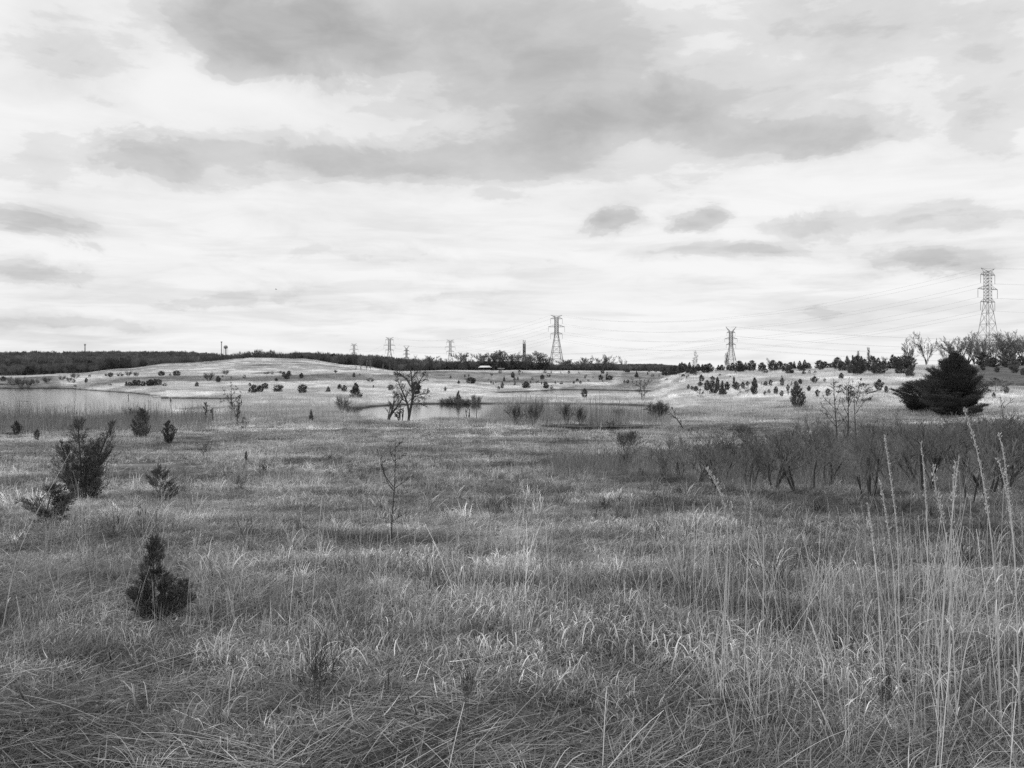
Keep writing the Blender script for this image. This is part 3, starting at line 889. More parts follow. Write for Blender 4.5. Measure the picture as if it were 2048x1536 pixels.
    for k in range(5):
        rd.append(tuft("reed_patch_%d" % k, [
            blades(rng, 16, .9, (.7, 2.0), (.0, .20), (.0, .3), (.008, .018), 3, shade=(.5, 1.3)),
            blades(rng, 26, 1.0, (.4, 1.2), (.0, .6), (.0, .6), (.008, .016), 2, shade=(.6, 1.3))]))
    cr = source("reed_growth", rd)
    dk = []
    for k in range(5):
        parts = [blades(rng, 4, .9, (1.1, 2.3), (.0, .22), (-.1, .15), (.012, .022), 3, taper=False, shade=(.3, .7)),
                 blades(rng, 36, 1.0, (.3, 1.1), (.0, .5), (-.1, .4), (.010, .018), 2, shade=(.4, 1.2))]
        parts.append(blades(rng, 10, .5, (.2, .5), (.2, .7), (-.2, .1), (.008, .012), 2, shade=(.3, .7), z0=1.0))
        dk.append(tuft("tall_weed_patch_%d" % k, parts))
    cd = source("tall_weed_growth", dk)
    # pale reeds: between and before the ponds
    X = np.concatenate([rng.uniform(-.02, .175, 1500), rng.uniform(.0, .17, 500), rng.uniform(-.32, -.16, 700), rng.uniform(-.03, .17, 500)])
    Y = np.concatenate([rng.uniform(96, 114, 1500), rng.uniform(164, 178, 500), rng.uniform(100, 200, 700), rng.uniform(104, 116, 500)])
    X = X * Y
    k = np.ones(len(X), bool); k[:2000] = dry(X[:2000], Y[:2000], -6); k[2000:2700] = dry(X[2000:2700], Y[2000:2700], .3)
    X, Y = X[k], Y[k]
    z = np.maximum(gz(X, Y) - .03, -.25)
    s = rng.uniform(.6, 1.15, len(X))
    scl = sc3(s); scl[:, 2] *= np.interp(Y, [96, 112, 165, 200], [.95, 1.1, .8, .7]) * (.35 + 1.2 * fbm(X * .22 + 4, Y * .12, 3))
    scatter("reeds", cr, np.stack([X, Y, z], -1), rot_rand(rng, len(X), .05), scl, rng.randint(0, 5, len(X)), rng.uniform(.36, .58, len(X)),
            "pale dry reeds standing in and around the middle pond", "reeds")
    # dark tall weeds along the near shore of the lake and before the pond
    u1 = rng.uniform(-.64, -.34, 1000); Y1 = rng.uniform(82, 101, 1000)
    u2 = rng.uniform(-.01, .165, 620); Y2 = rng.uniform(92, 108, 620)
    u3 = rng.uniform(-.37, -.30, 70); Y3 = rng.uniform(92, 112, 70)
    u, Y = np.concatenate([u1, u2, u3]), np.concatenate([Y1, Y2, Y3])
    k = rng.rand(len(u)) < np.where(u > -.05, np.clip((fbm(u * 90, Y * .25, 3) - .36) * 5, .05, 1), 1.0)
    u, Y = u[k], Y[k]
    X = u * Y
    z = np.maximum(gz(X, Y) - .03, -.2)
    s = rng.uniform(.5, 1.05, len(X)) * (.45 + 1.0 * fbm(X * .22, Y * .10, 3)) * np.where(u > -.05, 1.4, 1.12)
    scatter("tall_weeds", cd, np.stack([X, Y, z], -1), rot_rand(rng, len(X), .05), sc3(s), rng.randint(0, 5, len(X)), rng.uniform(.30, .50, len(X)),
            "dark dead weeds standing tall along the near shore", "weeds")


build_grass()

# ------------------------------------------------------------------ cedars
def sprigs(rng, base, dirs, length, width, cross=False, shade=(.6, 1.5)):
    n = len(base)
    d = dirs / (np.linalg.norm(dirs, axis=1)[:, None] + 1e-9)
    rnd = rng.normal(0, 1, (n, 3))
    s = np.cross(d, rnd); s /= np.linalg.norm(s, axis=1)[:, None] + 1e-9
    L = (length * rng.uniform(.6, 1.4, n))[:, None]; w = (width * rng.uniform(.7, 1.3, n))[:, None]
    out = []
    for k in range(2 if cross else 1):
        ss = s if k == 0 else np.cross(d, s)
        out.append(np.stack([base, base + d * L * .45 + ss * w / 2, base + d * L, base + d * L * .45 - ss * w / 2], 1))
    V = np.concatenate(out).reshape(-1, 3)
    q = np.arange(len(V)).reshape(-1, 4)
    sh = np.tile(np.repeat(rng.uniform(shade[0], shade[1], n), 4), 2 if cross else 1)
    return V, q, sh


PROFILE = {
    'cone': lambda t: .50 * np.clip(1 - t, 0, 1) ** .75 * np.clip(t / .10 + .55, 0, 1),
    'round': lambda t: .50 * np.sqrt(np.clip(1 - (2 * np.clip(t, 0, 1) - .86) ** 2 / 1.32, 0, 1)) * np.where(t > .9, np.clip((1 - t) / .1, .2, 1), 1),
    'egg': lambda t: .50 * np.clip(np.sin(np.clip(t * .93 + .07, 0, 1) ** .62 * math.pi), 0, 1) ** .65,
    'column': lambda t: .48 * np.clip(1 - t, 0, 1) ** .5 * np.clip(t / .2 + .5, 0, 1),
    'vase': lambda t: .50 * np.clip(.45 + t * 1.1, 0, 1) * np.clip((1 - t) / .55, 0.06, 1) ** .8,
}


def cedar_arrays(rng, kind, nb, ns, slen, swid, H=1.0, Wd=1.0, up=.7, cross=False, gap=.12, lean=(0, 0), t0=.03, ragged=.25):
    """sprays of scale leaves carried on upswept branches"""
    prof = PROFILE[kind]
    t = t0 + (1 - t0) * rng.rand(nb) ** 1.05
    az = rng.rand(nb) * 6.283 + t * 9
    lob = vnoise(az * 1.3 + 5 * rng.rand(), t * 5 + 20 * rng.rand())
    Rm = prof(t) * (1 - ragged + 2 * ragged * lob) * rng.uniform(.82, 1.12, nb)
    keep = lob > gap
    t, az, Rm = t[keep], az[keep], Rm[keep]
    nb = len(t)
    rise = np.clip(Rm * up * rng.uniform(.5, 1.4, nb), 0, .6 * (1.03 - t) + .05)
    zs = np.clip(t - rise * .5, 0.01, 1); ze = np.minimum(t + rise * .5, 1.02)
    per = np.maximum(3, (ns / nb * (.3 + 1.6 * Rm / (Rm.mean() + 1e-6))).astype(int))
    b = np.repeat(np.arange(nb), per)
    s = rng.rand(len(b)) ** .55
    s = .15 + .85 * s
    rad = Rm[b] * s; zz = zs[b] + (ze[b] - zs[b]) * s ** 1.3
    fan = rng.normal(0, .16, len(b)) * s
    a = az[b] + fan
    base = np.stack([rad * np.cos(a) * Wd, rad * np.sin(a) * Wd, zz * H], -1)
    base += rng.normal(0, .012, base.shape) * np.array([Wd, Wd, H])
    out = np.stack([np.cos(a), np.sin(a), np.zeros(len(a))], -1)
    d = out * rng.uniform(.3, 1.0, len(b))[:, None] + rng.normal(0, .38, base.shape)
    d[:, 2] += up * rng.uniform(.4, 1.5, len(b)) * .9
    base[:, 0] += lean[0] * base[:, 2]; base[:, 1] += lean[1] * base[:, 2]
    base[:, 2] = np.maximum(base[:, 2], .01)
    # leader
    nl = max(6, ns // 40)
    lz = rng.uniform(.86, 1.0, nl)
    lb = np.stack([rng.normal(0, .012, nl) * Wd + lean[0] * lz * H, rng.normal(0, .012, nl) * Wd + lean[1] * lz * H, lz * H], -1)
    ld = np.stack([rng.normal(0, .5, nl), rng.normal(0, .5, nl), np.full(nl, .9)], -1)
    V, q, sh = sprigs(rng, np.concatenate([base, lb]), np.concatenate([d, ld]), slen, swid, cross)
    bs = np.concatenate([rng.uniform(.55, 1.5, nb)[b], np.ones(nl)])
    return V, q, sh * np.tile(np.repeat(bs, 4), 2 if cross else 1)


def merge(parts):
    Vs, Qs, Ss, n = [], [], [], 0
    for V, q, s in parts:
        Vs.append(V); Qs.append(q + n); Ss.append(s); n += len(V)
    return np.concatenate(Vs), np.concatenate(Qs), np.concatenate(Ss)


def crown_mesh(name, arr, m=None):
    return mk_mesh(name, arr[0], arr[1], None, m or M_CEDAR, arr[2])


def trunk_mesh(H, r, lean=(0, 0), wob=.02, rng=None, top=.8):
    mb = MB(); n = 6
    pts = [(lean[0] * H * t * top, lean[1] * H * t * top, H * t * top - .08) for t in np.linspace(0, 1, n)]
    mb.tube(pts, np.linspace(r, r * .25, n), 6)
    return mb.mesh("trunk", M_BARK, smooth=True)


_crng = np.random.RandomState(23)
CEDARS = {}
for kd, up, rg in (('cone', .55, .25), ('round', .6, .28), ('egg', .8, .22), ('column', .8, .25), ('vase', .9, .45)):
    CEDARS[kd] = [(crown_mesh("crown", cedar_arrays(_crng, kd, 120, 2600 if kd != 'vase' else 1700, .085, .026, up=up, gap=.10 if kd != 'vase' else .22, ragged=rg)), trunk_mesh(1.0, .022)) for _ in range(3)]
CEDARS['airy'] = [(crown_mesh("crown", cedar_arrays(_crng, 'round', 46, 800, .075, .022, up=.5, gap=.30, ragged=.5)), trunk_mesh(1.0, .02)) for _ in range(2)]
TINY = {}
for kd in ('cone', 'round', 'egg', 'vase'):
    TINY[kd] = []
    for _ in range(3):
        a = cedar_arrays(_crng, kd, 34, 420, .13, .055, up=.7, gap=.16, ragged=.4)
        TINY[kd].append(crown_mesh("cedar_tree", a))

# every tree or bush, with what its label will say; duplicates are told apart by their order from the left
PLANTED = []


def remember(o, px, words, tail, plural, cat, group):
    PLANTED.append((o, px, words, tail, plural, group)); o['category'] = cat; o['group'] = group


def zone(px, row, Y):
    if px > 1930 and row < 766: return "on the dark shaded slope", "cedars on the dark turf slope"
    if px > 1335 and row < 748 and Y > 180: return "along the right hilltop", "cedars along the right hilltop"
    if px > 1335: return "on the right pale slope", "cedars dotted over the right slope"
    if row < 754 and px < 620: return "at the foot of the grassy mound", "cedars at the foot of the mound"
    if px < 620 and row < 765: return "on the left berm face", "cedars on the left berm"
    if px < 240: return "on the bank above the lake", "cedars above the lake"
    if px < 480 and row < 778: return "behind the lake", "cedar row behind the lake"
    if px < 800: return "below the left berm", "cedars below the left berm"
    if row < 748: return "on top of the central berm", "cedars on the central berm top"
    if row < 762: return "on the central berm face", "cedars on the central berm"
    return "behind the ponds", "cedars in the central field"


SHAPE = {'cone': "pointed", 'round': "round", 'egg': "egg-shaped", 'column': "narrow", 'vase': "ragged", 'airy': "open, airy"}


def cedar(px, row, hp, wp, kind, label=None, Y=None, tail=None, group=None, name="cedar_tree"):
    X, Yh = hit(px, row, 1.0) if Y is None else PY(px, Y)
    Yv = Yh if Y is None else Y
    H, Wd = hp * Yv / FPX, wp * Yv / FPX * 1.15
    if px > 1335 and row < 752 and Yv > 180: H *= 1.12; Wd *= 1.2
    H += float(grass_h(Yv)) * .9                         # its foot stands in the grass
    z = gz1(X, Yv) - .03
    if Y is None: z -= 0.0
    rz = random.uniform(0, 6.28)
    if hp < 7.0 and label is None:
        me = random.choice(TINY.get(kind, TINY['round']))
        o = link(name, me); o.location = (X, Yv, z); o.scale = (Wd, Wd, H); o.rotation_euler = (0, 0, rz)
    else:
        cr, tr = random.choice(CEDARS[kind])
        o = thing(name, None, "cedar", (X, Yv, z), rz=rz, scale=(Wd, Wd, H))
        link("crown", cr, o); link("trunk", tr, o)
    zt, zg = zone(px, row, Yv)
    if label: tag(o, label, "cedar", group or zg)
    else:
        size = "tiny" if hp < 4.5 else "small" if hp < 9 else "medium" if hp < 15 else "tall"
        w = "%s %s dark cedar" % (size, SHAPE[kind])
        remember(o, px, w, tail or zt, "%s %s dark cedars" % (size, SHAPE[kind]), "cedar", group or zg)
    return o


random.seed(4)
S8 = 7.877
CROPS = {1: (0, 670, S8), 2: (240, 670, S8), 3: (480, 670, S8), 4: (680, 660, 7.68), 5: (900, 670, S8), 6: (1140, 690, S8), 7: (1360, 690, S8), 8: (1590, 640, 7.68), 9: (1790, 520, 6.4), 10: (1800, 680, 8.26)}
# measured off the photograph in enlarged tiles: tile, x, foot, height, width, kind
LIST = [
    (1, 50, 720, 65, 80, 'round'), (1, 1158, 740, 45, 42, 'egg'), (1, 1358, 738, 60, 45, 'egg'), (1, 1183, 822, 36, 40, 'round'), (1, 1745, 650, 60, 60, 'round'), (1, 1410, 655, 30, 35, 'round'),
    (1, 1890, 642, 50, 90, 'round'), (1, 1735, 798, 34, 60, 'vase'),
    (2, 650, 640, 70, 90, 'round'), (2, 790, 640, 40, 36, 'cone'), (2, 893, 640, 78, 95, 'round'), (2, 97, 797, 68, 46, 'cone'), (2, 155, 800, 58, 66, 'round'), (2, 235, 798, 92, 88, 'egg'), (2, 290, 798, 92, 66, 'egg'),
    (2, 365, 798, 70, 66, 'round'), (2, 480, 798, 98, 112, 'egg'), (2, 548, 790, 100, 70, 'egg'), (2, 605, 780, 86, 96, 'round'), (2, 705, 796, 42, 56, 'round'), (2, 1212, 805, 66, 54, 'egg'), (2, 1545, 738, 94, 64, 'egg'),
    (2, 1617, 665, 28, 24, 'round'), (2, 1958, 674, 48, 40, 'round'), (2, 1750, 682, 30, 25, 'cone'), (2, 2040, 902, 74, 50, 'cone'),
    (3, 425, 667, 24, 22, 'round'), (3, 507, 620, 46, 32, 'round'), (3, 570, 732, 58, 46, 'egg'), (3, 692, 656, 78, 62, 'egg'), (3, 770, 640, 76, 62, 'egg'), (3, 740, 690, 84, 76, 'egg'), (3, 968, 670, 74, 56, 'egg'),
    (3, 1795, 656, 64, 36, 'egg'), (3, 1885, 624, 22, 20, 'round'), (3, 155, 812, 60, 46, 'vase'), (3, 215, 906, 124, 92, 'round'), (3, 315, 892, 98, 96, 'round'), (3, 395, 848, 92, 80, 'round'),
    (3, 607, 888, 100, 128, 'round'), (3, 1388, 898, 90, 84, 'cone'), (3, 1570, 852, 78, 60, 'round'), (3, 1640, 887, 98, 92, 'vase'),
    (4, 465, 786, 52, 96, 'round'), (4, 778, 918, 80, 104, 'vase'), (4, 515, 888, 44, 28, 'vase'), (4, 1695, 736, 36, 25, 'egg'), (4, 1915, 706, 24, 20, 'round'), (4, 1975, 706, 30, 20, 'round'), (4, 1825, 822, 48, 36, 'cone'), (4, 1615, 932, 62, 36, 'vase'),
    (5, 8, 674, 30, 22, 'round'), (5, 330, 762, 94, 120, 'round'), (5, 135, 767, 52, 40, 'vase'), (5, 230, 647, 22, 20, 'round'), (5, 295, 647, 28, 20, 'round'), (5, 652, 634, 38, 35, 'round'), (5, 608, 717, 22, 20, 'round'),
    (5, 645, 757, 36, 30, 'vase'), (5, 675, 772, 30, 36, 'round'), (5, 725, 754, 26, 30, 'round'), (5, 765, 847, 44, 55, 'vase'), (5, 822, 838, 94, 56, 'vase'), (5, 853, 717, 58, 42, 'cone'), (5, 990, 662, 78, 56, 'egg'),
    (5, 1018, 714, 44, 42, 'round'), (5, 1070, 707, 48, 26, 'egg'), (5, 1090, 627, 30, 14, 'egg'), (5, 1020, 780, 46, 48, 'vase'), (5, 1298, 704, 38, 36, 'round'), (5, 1198, 834, 102, 112, 'egg'), (5, 1265, 754, 30, 30, 'round'),
    (5, 1385, 754, 30, 56, 'round'), (5, 1455, 687, 64, 62, 'egg'), (5, 1508, 830, 94, 76, 'egg'), (5, 1490, 757, 34, 30, 'round'), (5, 1440, 777, 44, 26, 'vase'), (5, 1597, 840, 40, 38, 'round'), (5, 1555, 650, 48, 56, 'round'),
    (5, 1660, 762, 36, 30, 'vase'), (5, 1760, 767, 34, 48, 'round'), (5, 1950, 754, 30, 25, 'vase'), (5, 2005, 720, 34, 40, 'round'), (5, 790, 596, 42, 46, 'round'), (5, 1095, 584, 30, 40, 'round'), (5, 1495, 586, 28, 50, 'round'),
    (5, 1595, 596, 32, 26, 'cone'), (5, 1745, 594, 20, 20, 'cone'), (5, 1872, 604, 44, 36, 'egg'), (5, 2030, 604, 32, 20, 'cone'), (5, 1143, 596, 24, 16, 'cone'),
    (6, 480, 547, 78, 82, 'vase'), (6, 575, 547, 76, 34, 'cone'), (6, 580, 477, 52, 36, 'round'), (6, 625, 547, 68, 72, 'round'), (6, 515, 582, 40, 22, 'cone'), (6, 515, 447, 60, 48, 'round'), (6, 1050, 502, 88, 62, 'cone'),
    (6, 905, 428, 62, 84, 'round'), (6, 120, 562, 32, 40, 'vase'), (6, 165, 602, 36, 40, 'vase'), (6, 60, 602, 30, 26, 'vase'), (6, 290, 570, 26, 30, 'round'), (6, 235, 517, 42, 22, 'egg'), (6, 260, 484, 22, 18, 'round'),
    (6, 362, 517, 34, 18, 'cone'), (6, 860, 602, 52, 36, 'vase'), (6, 910, 600, 58, 50, 'vase'), (6, 1222, 462, 38, 26, 'cone'), (6, 1300, 492, 36, 46, 'round'), (6, 1248, 427, 52, 40, 'round'), (6, 1350, 427, 42, 40, 'round'),
    (6, 1435, 427, 58, 52, 'round'), (6, 1530, 564, 38, 54, 'vase'), (6, 1448, 524, 26, 24, 'round'), (6, 1405, 487, 26, 20, 'cone'), (6, 1490, 472, 104, 90, 'egg'), (6, 1590, 464, 112, 72, 'cone'), (6, 1650, 464, 124, 92, 'egg'),
    (6, 1730, 454, 144, 92, 'cone'), (6, 1800, 444, 134, 82, 'egg'), (6, 1735, 502, 42, 32, 'round'), (6, 1785, 517, 58, 52, 'round'), (6, 1835, 532, 50, 26, 'cone'), (6, 1862, 497, 36, 26, 'cone'), (6, 1670, 487, 34, 52, 'round'),
    (6, 1540, 478, 70, 80, 'round'), (6, 1620, 474, 60, 80, 'round'), (6, 230, 806, 118, 112, 'vase'),
    (7, 30, 437, 144, 82, 'cone'), (7, 150, 437, 144, 80, 'cone'), (7, 90, 432, 110, 80, 'egg'), (7, 205, 447, 112, 92, 'cone'), (7, 285, 407, 92, 70, 'egg'), (7, 350, 407, 92, 42, 'column'), (7, 400, 432, 112, 100, 'egg'), (7, 465, 412, 108, 92, 'egg'),
    (7, 605, 387, 74, 60, 'cone'), (7, 660, 377, 78, 62, 'egg'), (7, 585, 402, 38, 50, 'round'), (7, 770, 392, 78, 62, 'egg'), (7, 825, 402, 110, 82, 'cone'), (7, 935, 402, 134, 112, 'egg'), (7, 955, 417, 108, 96, 'egg'),
    (7, 1035, 345, 106, 70, 'cone'), (7, 1135, 400, 138, 108, 'egg'), (7, 1290, 407, 118, 92, 'egg'), (7, 1340, 432, 52, 62, 'round'), (7, 1462, 402, 144, 106, 'egg'), (7, 1565, 387, 118, 92, 'egg'), (7, 1655, 412, 108, 82, 'egg'),
    (7, 1725, 442, 94, 100, 'round'), (7, 1740, 340, 96, 92, 'egg'), (7, 1800, 345, 106, 52, 'cone'), (7, 1885, 340, 110, 82, 'cone'), (7, 1965, 362, 124, 84, 'cone'), (7, 1920, 402, 64, 82, 'round'), (7, 2020, 372, 84, 72, 'egg'), (7, 1950, 447, 44, 42, 'vase'),
    (7, 875, 432, 42, 26, 'cone'), (7, 105, 457, 34, 42, 'round'), (7, 240, 467, 30, 46, 'round'), (7, 452, 442, 28, 26, 'cone'), (7, 50, 512, 54, 52, 'round'), (7, 130, 500, 32, 26, 'round'), (7, 100, 532, 38, 22, 'cone'),
    (7, 630, 480, 28, 32, 'vase'), (7, 790, 502, 22, 22, 'vase'), (7, 338, 568, 100, 92, 'vase'), (7, 318, 638, 64, 72, 'vase'), (7, 130, 678, 64, 42, 'vase'), (7, 190, 694, 56, 42, 'vase'), (7, 250, 710, 64, 72, 'vase'), (7, 325, 802, 114, 92, 'airy'),
    (7, 430, 694, 138, 94, 'egg'), (7, 510, 562, 74, 82, 'vase'), (7, 510, 615, 56, 62, 'round'), (7, 520, 755, 148, 124, 'round'), (7, 590, 704, 194, 72, 'column'), (7, 665, 776, 208, 112, 'cone'), (7, 740, 694, 116, 74, 'egg'),
    (7, 850, 604, 106, 42, 'column'), (7, 885, 694, 116, 112, 'vase'), (7, 930, 774, 86, 52, 'airy'), (7, 990, 674, 94, 72, 'vase'), (7, 1065, 644, 76, 62, 'vase'), (7, 1030, 746, 86, 92, 'airy'), (7, 1170, 760, 236, 106, 'column'),
    (7, 1285, 608, 28, 26, 'vase'), (7, 1350, 628, 60, 76, 'vase'), (7, 1430, 624, 80, 62, 'vase'), (7, 1610, 618, 104, 76, 'vase'), (7, 1605, 502, 38, 20, 'cone'), (7, 1825, 628, 64, 62, 'vase'), (7, 1890, 604, 70, 56, 'vase'),
    (7, 1755, 618, 44, 32, 'vase'), (7, 1700, 704, 90, 52, 'vase'), (7, 1512, 750, 100, 62, 'egg'), (7, 1400, 748, 54, 52, 'vase'), (7, 1340, 768, 54, 46, 'vase'), (7, 1600, 778, 66, 66, 'vase'), (7, 1705, 748, 34, 26, 'vase'), (7, 2030, 704, 66, 52, 'vase'),
    (8, 380, 733, 112, 112, 'egg'), (8, 460, 738, 94, 82, 'egg'), (8, 410, 762, 64, 62, 'round'), (8, 555, 723, 68, 72, 'round'), (8, 650, 750, 156, 112, 'egg'), (8, 720, 773, 124, 92, 'egg'), (8, 800, 775, 196, 102, 'cone'),
    (8, 890, 805, 226, 122, 'cone'), (8, 960, 825, 246, 144, 'egg'), (8, 1020, 795, 206, 112, 'cone'), (8, 1070, 775, 156, 84, 'egg'), (8, 1180, 775, 196, 112, 'egg'), (8, 1280, 745, 146, 102, 'cone'), (8, 1280, 818, 124, 152, 'round'),
    (8, 1360, 745, 106, 92, 'egg'), (8, 1500, 745, 186, 142, 'cone'), (8, 1580, 750, 166, 122, 'round'), (8, 1680, 745, 176, 152, 'egg'), (8, 1760, 745, 166, 122, 'round'), (8, 1630, 813, 84, 112, 'round'), (8, 1750, 843, 104, 72, 'egg'),
    (8, 135, 818, 44, 42, 'round'), (8, 230, 808, 34, 36, 'round'), (8, 310, 813, 36, 32, 'vase'), (8, 300, 943, 80, 96, 'vase'), (8, 455, 928, 38, 36, 'vase'), (8, 710, 883, 74, 66, 'egg'), (8, 1015, 918, 38, 32, 'vase'),
    (8, 1290, 1060, 150, 124, 'vase'), (8, 1400, 1094, 84, 62, 'vase'), (8, 345, 1145, 80, 72, 'vase'), (8, 505, 1140, 90, 82, 'vase'), (8, 215, 1070, 60, 46, 'vase'), (8, 80, 970, 66, 62, 'vase'), (8, 15, 1000, 66, 52, 'vase'),
    (8, 630, 1085, 140, 142, 'airy'), (8, 790, 1240, 230, 170, 'airy'),
    (9, 1135, 1342, 144, 152, 'egg'), (9, 1260, 1352, 94, 112, 'egg'), (9, 1435, 1354, 176, 152, 'egg'), (9, 1520, 1392, 114, 92, 'egg'), (9, 1530, 1422, 76, 66, 'round'), (9, 1130, 1392, 54, 62, 'vase'), (9, 1303, 1417, 48, 46, 'egg'),
    (9, 1610, 1334, 94, 92, 'egg'), (9, 1640, 1447, 66, 52, 'round'), (9, 195, 1482, 124, 92, 'egg'),
    (10, 1760, 862, 94, 82, 'vase'), (10, 1550, 932, 74, 52, 'vase'),
]


def build_field_cedars():
    for (c, x, y, h, w, k) in LIST:
        ox, oy, s = CROPS[c]
        cedar(ox + x / s, oy + y / s, h / s, w / s, k)
    cedar(711.5, 794, 28, 23, 'cone', "spiky pointed cedar standing alone in pale grass left of the pond tree", group="cedars below the left berm")
    cedar(605, 785, 16, 14, 'round', "medium cedar with a bare lower trunk in the pale grass below the berm", group="cedars below the left berm")
    cedar(831, 787, 24, 18, 'egg', "dense dark cedar close behind the bare pond tree", group="cedars below the left berm")
    cedar(1594.9, 811, 41, 25, 'egg', "largest lone cedar on the right slope with upswept arms above the thicket", group="cedars dotted over the right slope")
    cedar(1726, 799, 32, 40, 'airy', "broad open cedar directly behind the bare saplings", group="cedars dotted over the right slope")
    cedar(1991, 781, 25, 36, 'airy', "spreading open cedar just right of the huge dark cedar", group="cedars dotted over the right slope")
    cedar(622, 838, 19, 9, 'cone', "tiny dark cedar alone in the meadow before the pond reeds", group="cedars in the meadow")
    cedar(33, 868, 26, 15, 'vase', "small thin cedar near the left edge of the meadow", group="cedars in the meadow")
    cedar(74, 878, 20, 10, 'vase', "thin wispy cedar seedling in the left meadow", group="cedars in the meadow")
    cedar(283, 872, 54, 28, 'egg', "upright dark cedar in front of a brown bush before the lake", group="cedars in the meadow")
    cedar(338, 884, 42, 24, 'vase', "small cedar with slanting crown right of the upright one", group="cedars in the meadow")
    cedar(492, 917, 16, 6, 'column', "tiny dark columnar seedling in the trampled meadow", group="cedars in the meadow")
    cedar(488, 853, 19, 16, 'airy', "brownish low cone-shaped cedar right of the bare sapling", group="cedars in the meadow")


build_field_cedars()


def detailed_cedar(px, row, hp, label, builder, rtrunk, Y=None, m=None):
    X, Yv = hit(px, row) if Y is None else PY(px, Y)
    H = hp * Yv / FPX
    o = thing("cedar_tree", label, "cedar", (X, Yv, gz1(X, Yv) - .03))
    rng = np.random.RandomState(int(px) + int(row))
    arr, stems = builder(rng, H, Yv)
    link("crown", crown_mesh("crown", arr, m), o)
    mb = MB()
    for s in stems: mb.tube(s, np.linspace(rtrunk, rtrunk * .3, len(s)), 6)
    link("trunk", mb.mesh("trunk", M_BARK, True), o)
    return o


def big_cedar(rng, H, Y):
    Wd = 103 * Y / FPX
    a = cedar_arrays(rng, 'egg', 300, 46000, .16, .030, H * .95, Wd * 1.02, up=.85, cross=True, gap=.20, ragged=.36, t0=.02)
    b = cedar_arrays(rng, 'egg', 190, 20000, .16, .030, H, Wd * .66, up=.8, cross=True, gap=.2, ragged=.5, t0=.30)
    c = cedar_arrays(rng, 'round', 140, 18000, .16, .030, H * .50, Wd * 1.05, up=.7, cross=True, gap=.2, ragged=.4, t0=.02)
    d = cedar_arrays(rng, 'column', 150, 16000, .16, .030, H * .40, Wd * .92, up=.6, cross=True, gap=.1, ragged=.3, t0=.0)
    return merge([a, b, c, d]), [[(0, 0, 0), (.1, 0, H * .4), (0, 0, H * .85)]]


def lobe_cedar(rng, H, Y):
    Wd = 88 * Y / FPX
    a = cedar_arrays(rng, 'round', 190, 24000, .16, .030, H, Wd, up=.6, cross=True, gap=.15, ragged=.34)
    return a, [[(0, 0, 0), (0, 0, H * .5), (0, 0, H * .8)]]


def leader_cedar(rng, H, Y):
    m = Y / FPX
    parts = [cedar_arrays(rng, 'column', 70, 1700, .095, .010, H * .99, 84 * m, up=1.0, cross=True, gap=.18, ragged=.45, lean=(-.06, 0)),
             cedar_arrays(rng, 'column', 44, 1000, .095, .010, H * .96, 44 * m, up=1.0, cross=True, gap=.15, ragged=.4, lean=(.34, .05)),
             cedar_arrays(rng, 'column', 40, 900, .085, .012, H * .72, 46 * m, up=1.0, cross=True, gap=.25, ragged=.5, lean=(-.34, -.05)),
             cedar_arrays(rng, 'column', 60, 1500, .09, .010, H * .66, 90 * m, up=.8, cross=True, gap=.2, ragged=.5),
             cedar_arrays(rng, 'round', 70, 1300, .09, .010, H * .80, 92 * m, up=.8, cross=True, gap=.25, ragged=.5)]
    return merge(parts), [[(0, 0, 0), (-.03 * H, 0, H * .5), (-.06 * H, 0, H * .95)], [(0, 0, .05), (.17 * H, 0, H * .5), (.33 * H, 0, H * .92)], [(0, 0, .05), (-.17 * H, 0, H * .4), (-.24 * H, 0, H * .66)]]


def low_cedar(rng, H, Y):
    m = Y / FPX
    parts = [cedar_arrays(rng, 'round', 50, 1600, .075, .010, H, 92 * m, up=.7, cross=True, gap=.25, ragged=.5, lean=(.2, 0))]
    return merge(parts), [[(0, 0, 0), (.05, 0, H * .5), (.1, 0, H * .8)]]


def thin_cedar(rng, H, Y):
    m = Y / FPX
    parts = [cedar_arrays(rng, 'column', 46, 1000, .075, .010, H, 62 * m, up=1.0, cross=True, gap=.3, ragged=.5)]
    return merge(parts), [[(0, 0, 0), (0, 0, H * .5), (0, 0, H * .95)]]


def near_cedar(rng, H, Y):
    m = Y / FPX
    parts = [cedar_arrays(rng, 'column', 60, 1500, .05, .0055, H, 62 * m, up=1.2, cross=True, gap=.34, ragged=.7),
             cedar_arrays(rng, 'egg', 50, 1500, .05, .0055, H * .62, 96 * m, up=1.0, cross=True, gap=.34, ragged=.7, lean=(.06, 0)),
             cedar_arrays(rng, 'egg', 40, 1000, .05, .0055, H * .50, 50 * m, up=.9, cross=True, gap=.25, ragged=.5, lean=(.75, 0))]
    return merge(parts), [[(0, 0, 0), (.0, 0, H * .5), (-.01, 0, H * .95)], [(0, 0, .03), (.14 * H, 0, H * .2), (.3 * H, 0, H * .38)]]


detailed_cedar(1910, 833, 126, "huge broad dark cedar towering over the back of the thicket", big_cedar, .22)
detailed_cedar(1845, 823, 62, "lower bushy cedar grown into the left side of the huge one", lobe_cedar, .12)
detailed_cedar(166, 1004, 168, "tall forked cedar with leaning arms rising from grass on the left", leader_cedar, .035, m=M_YOUNG)
detailed_cedar(90, 1048, 80, "low sprawling cedar at the foot of the forked one", low_cedar, .02, m=M_YOUNG)
detailed_cedar(320, 1008, 78, "sparse upright young cedar right of the forked one", thin_cedar, .014, m=M_YOUNG)
detailed_cedar(308, 1240, 166, "nearest small cedar with a bushy skirt in the left foreground", near_cedar, .010, m=M_YOUNG)


# ------------------------------------------------------------------ bare trees and shrubs
def nrm(v): return v / (np.linalg.norm(v) + 1e-9)


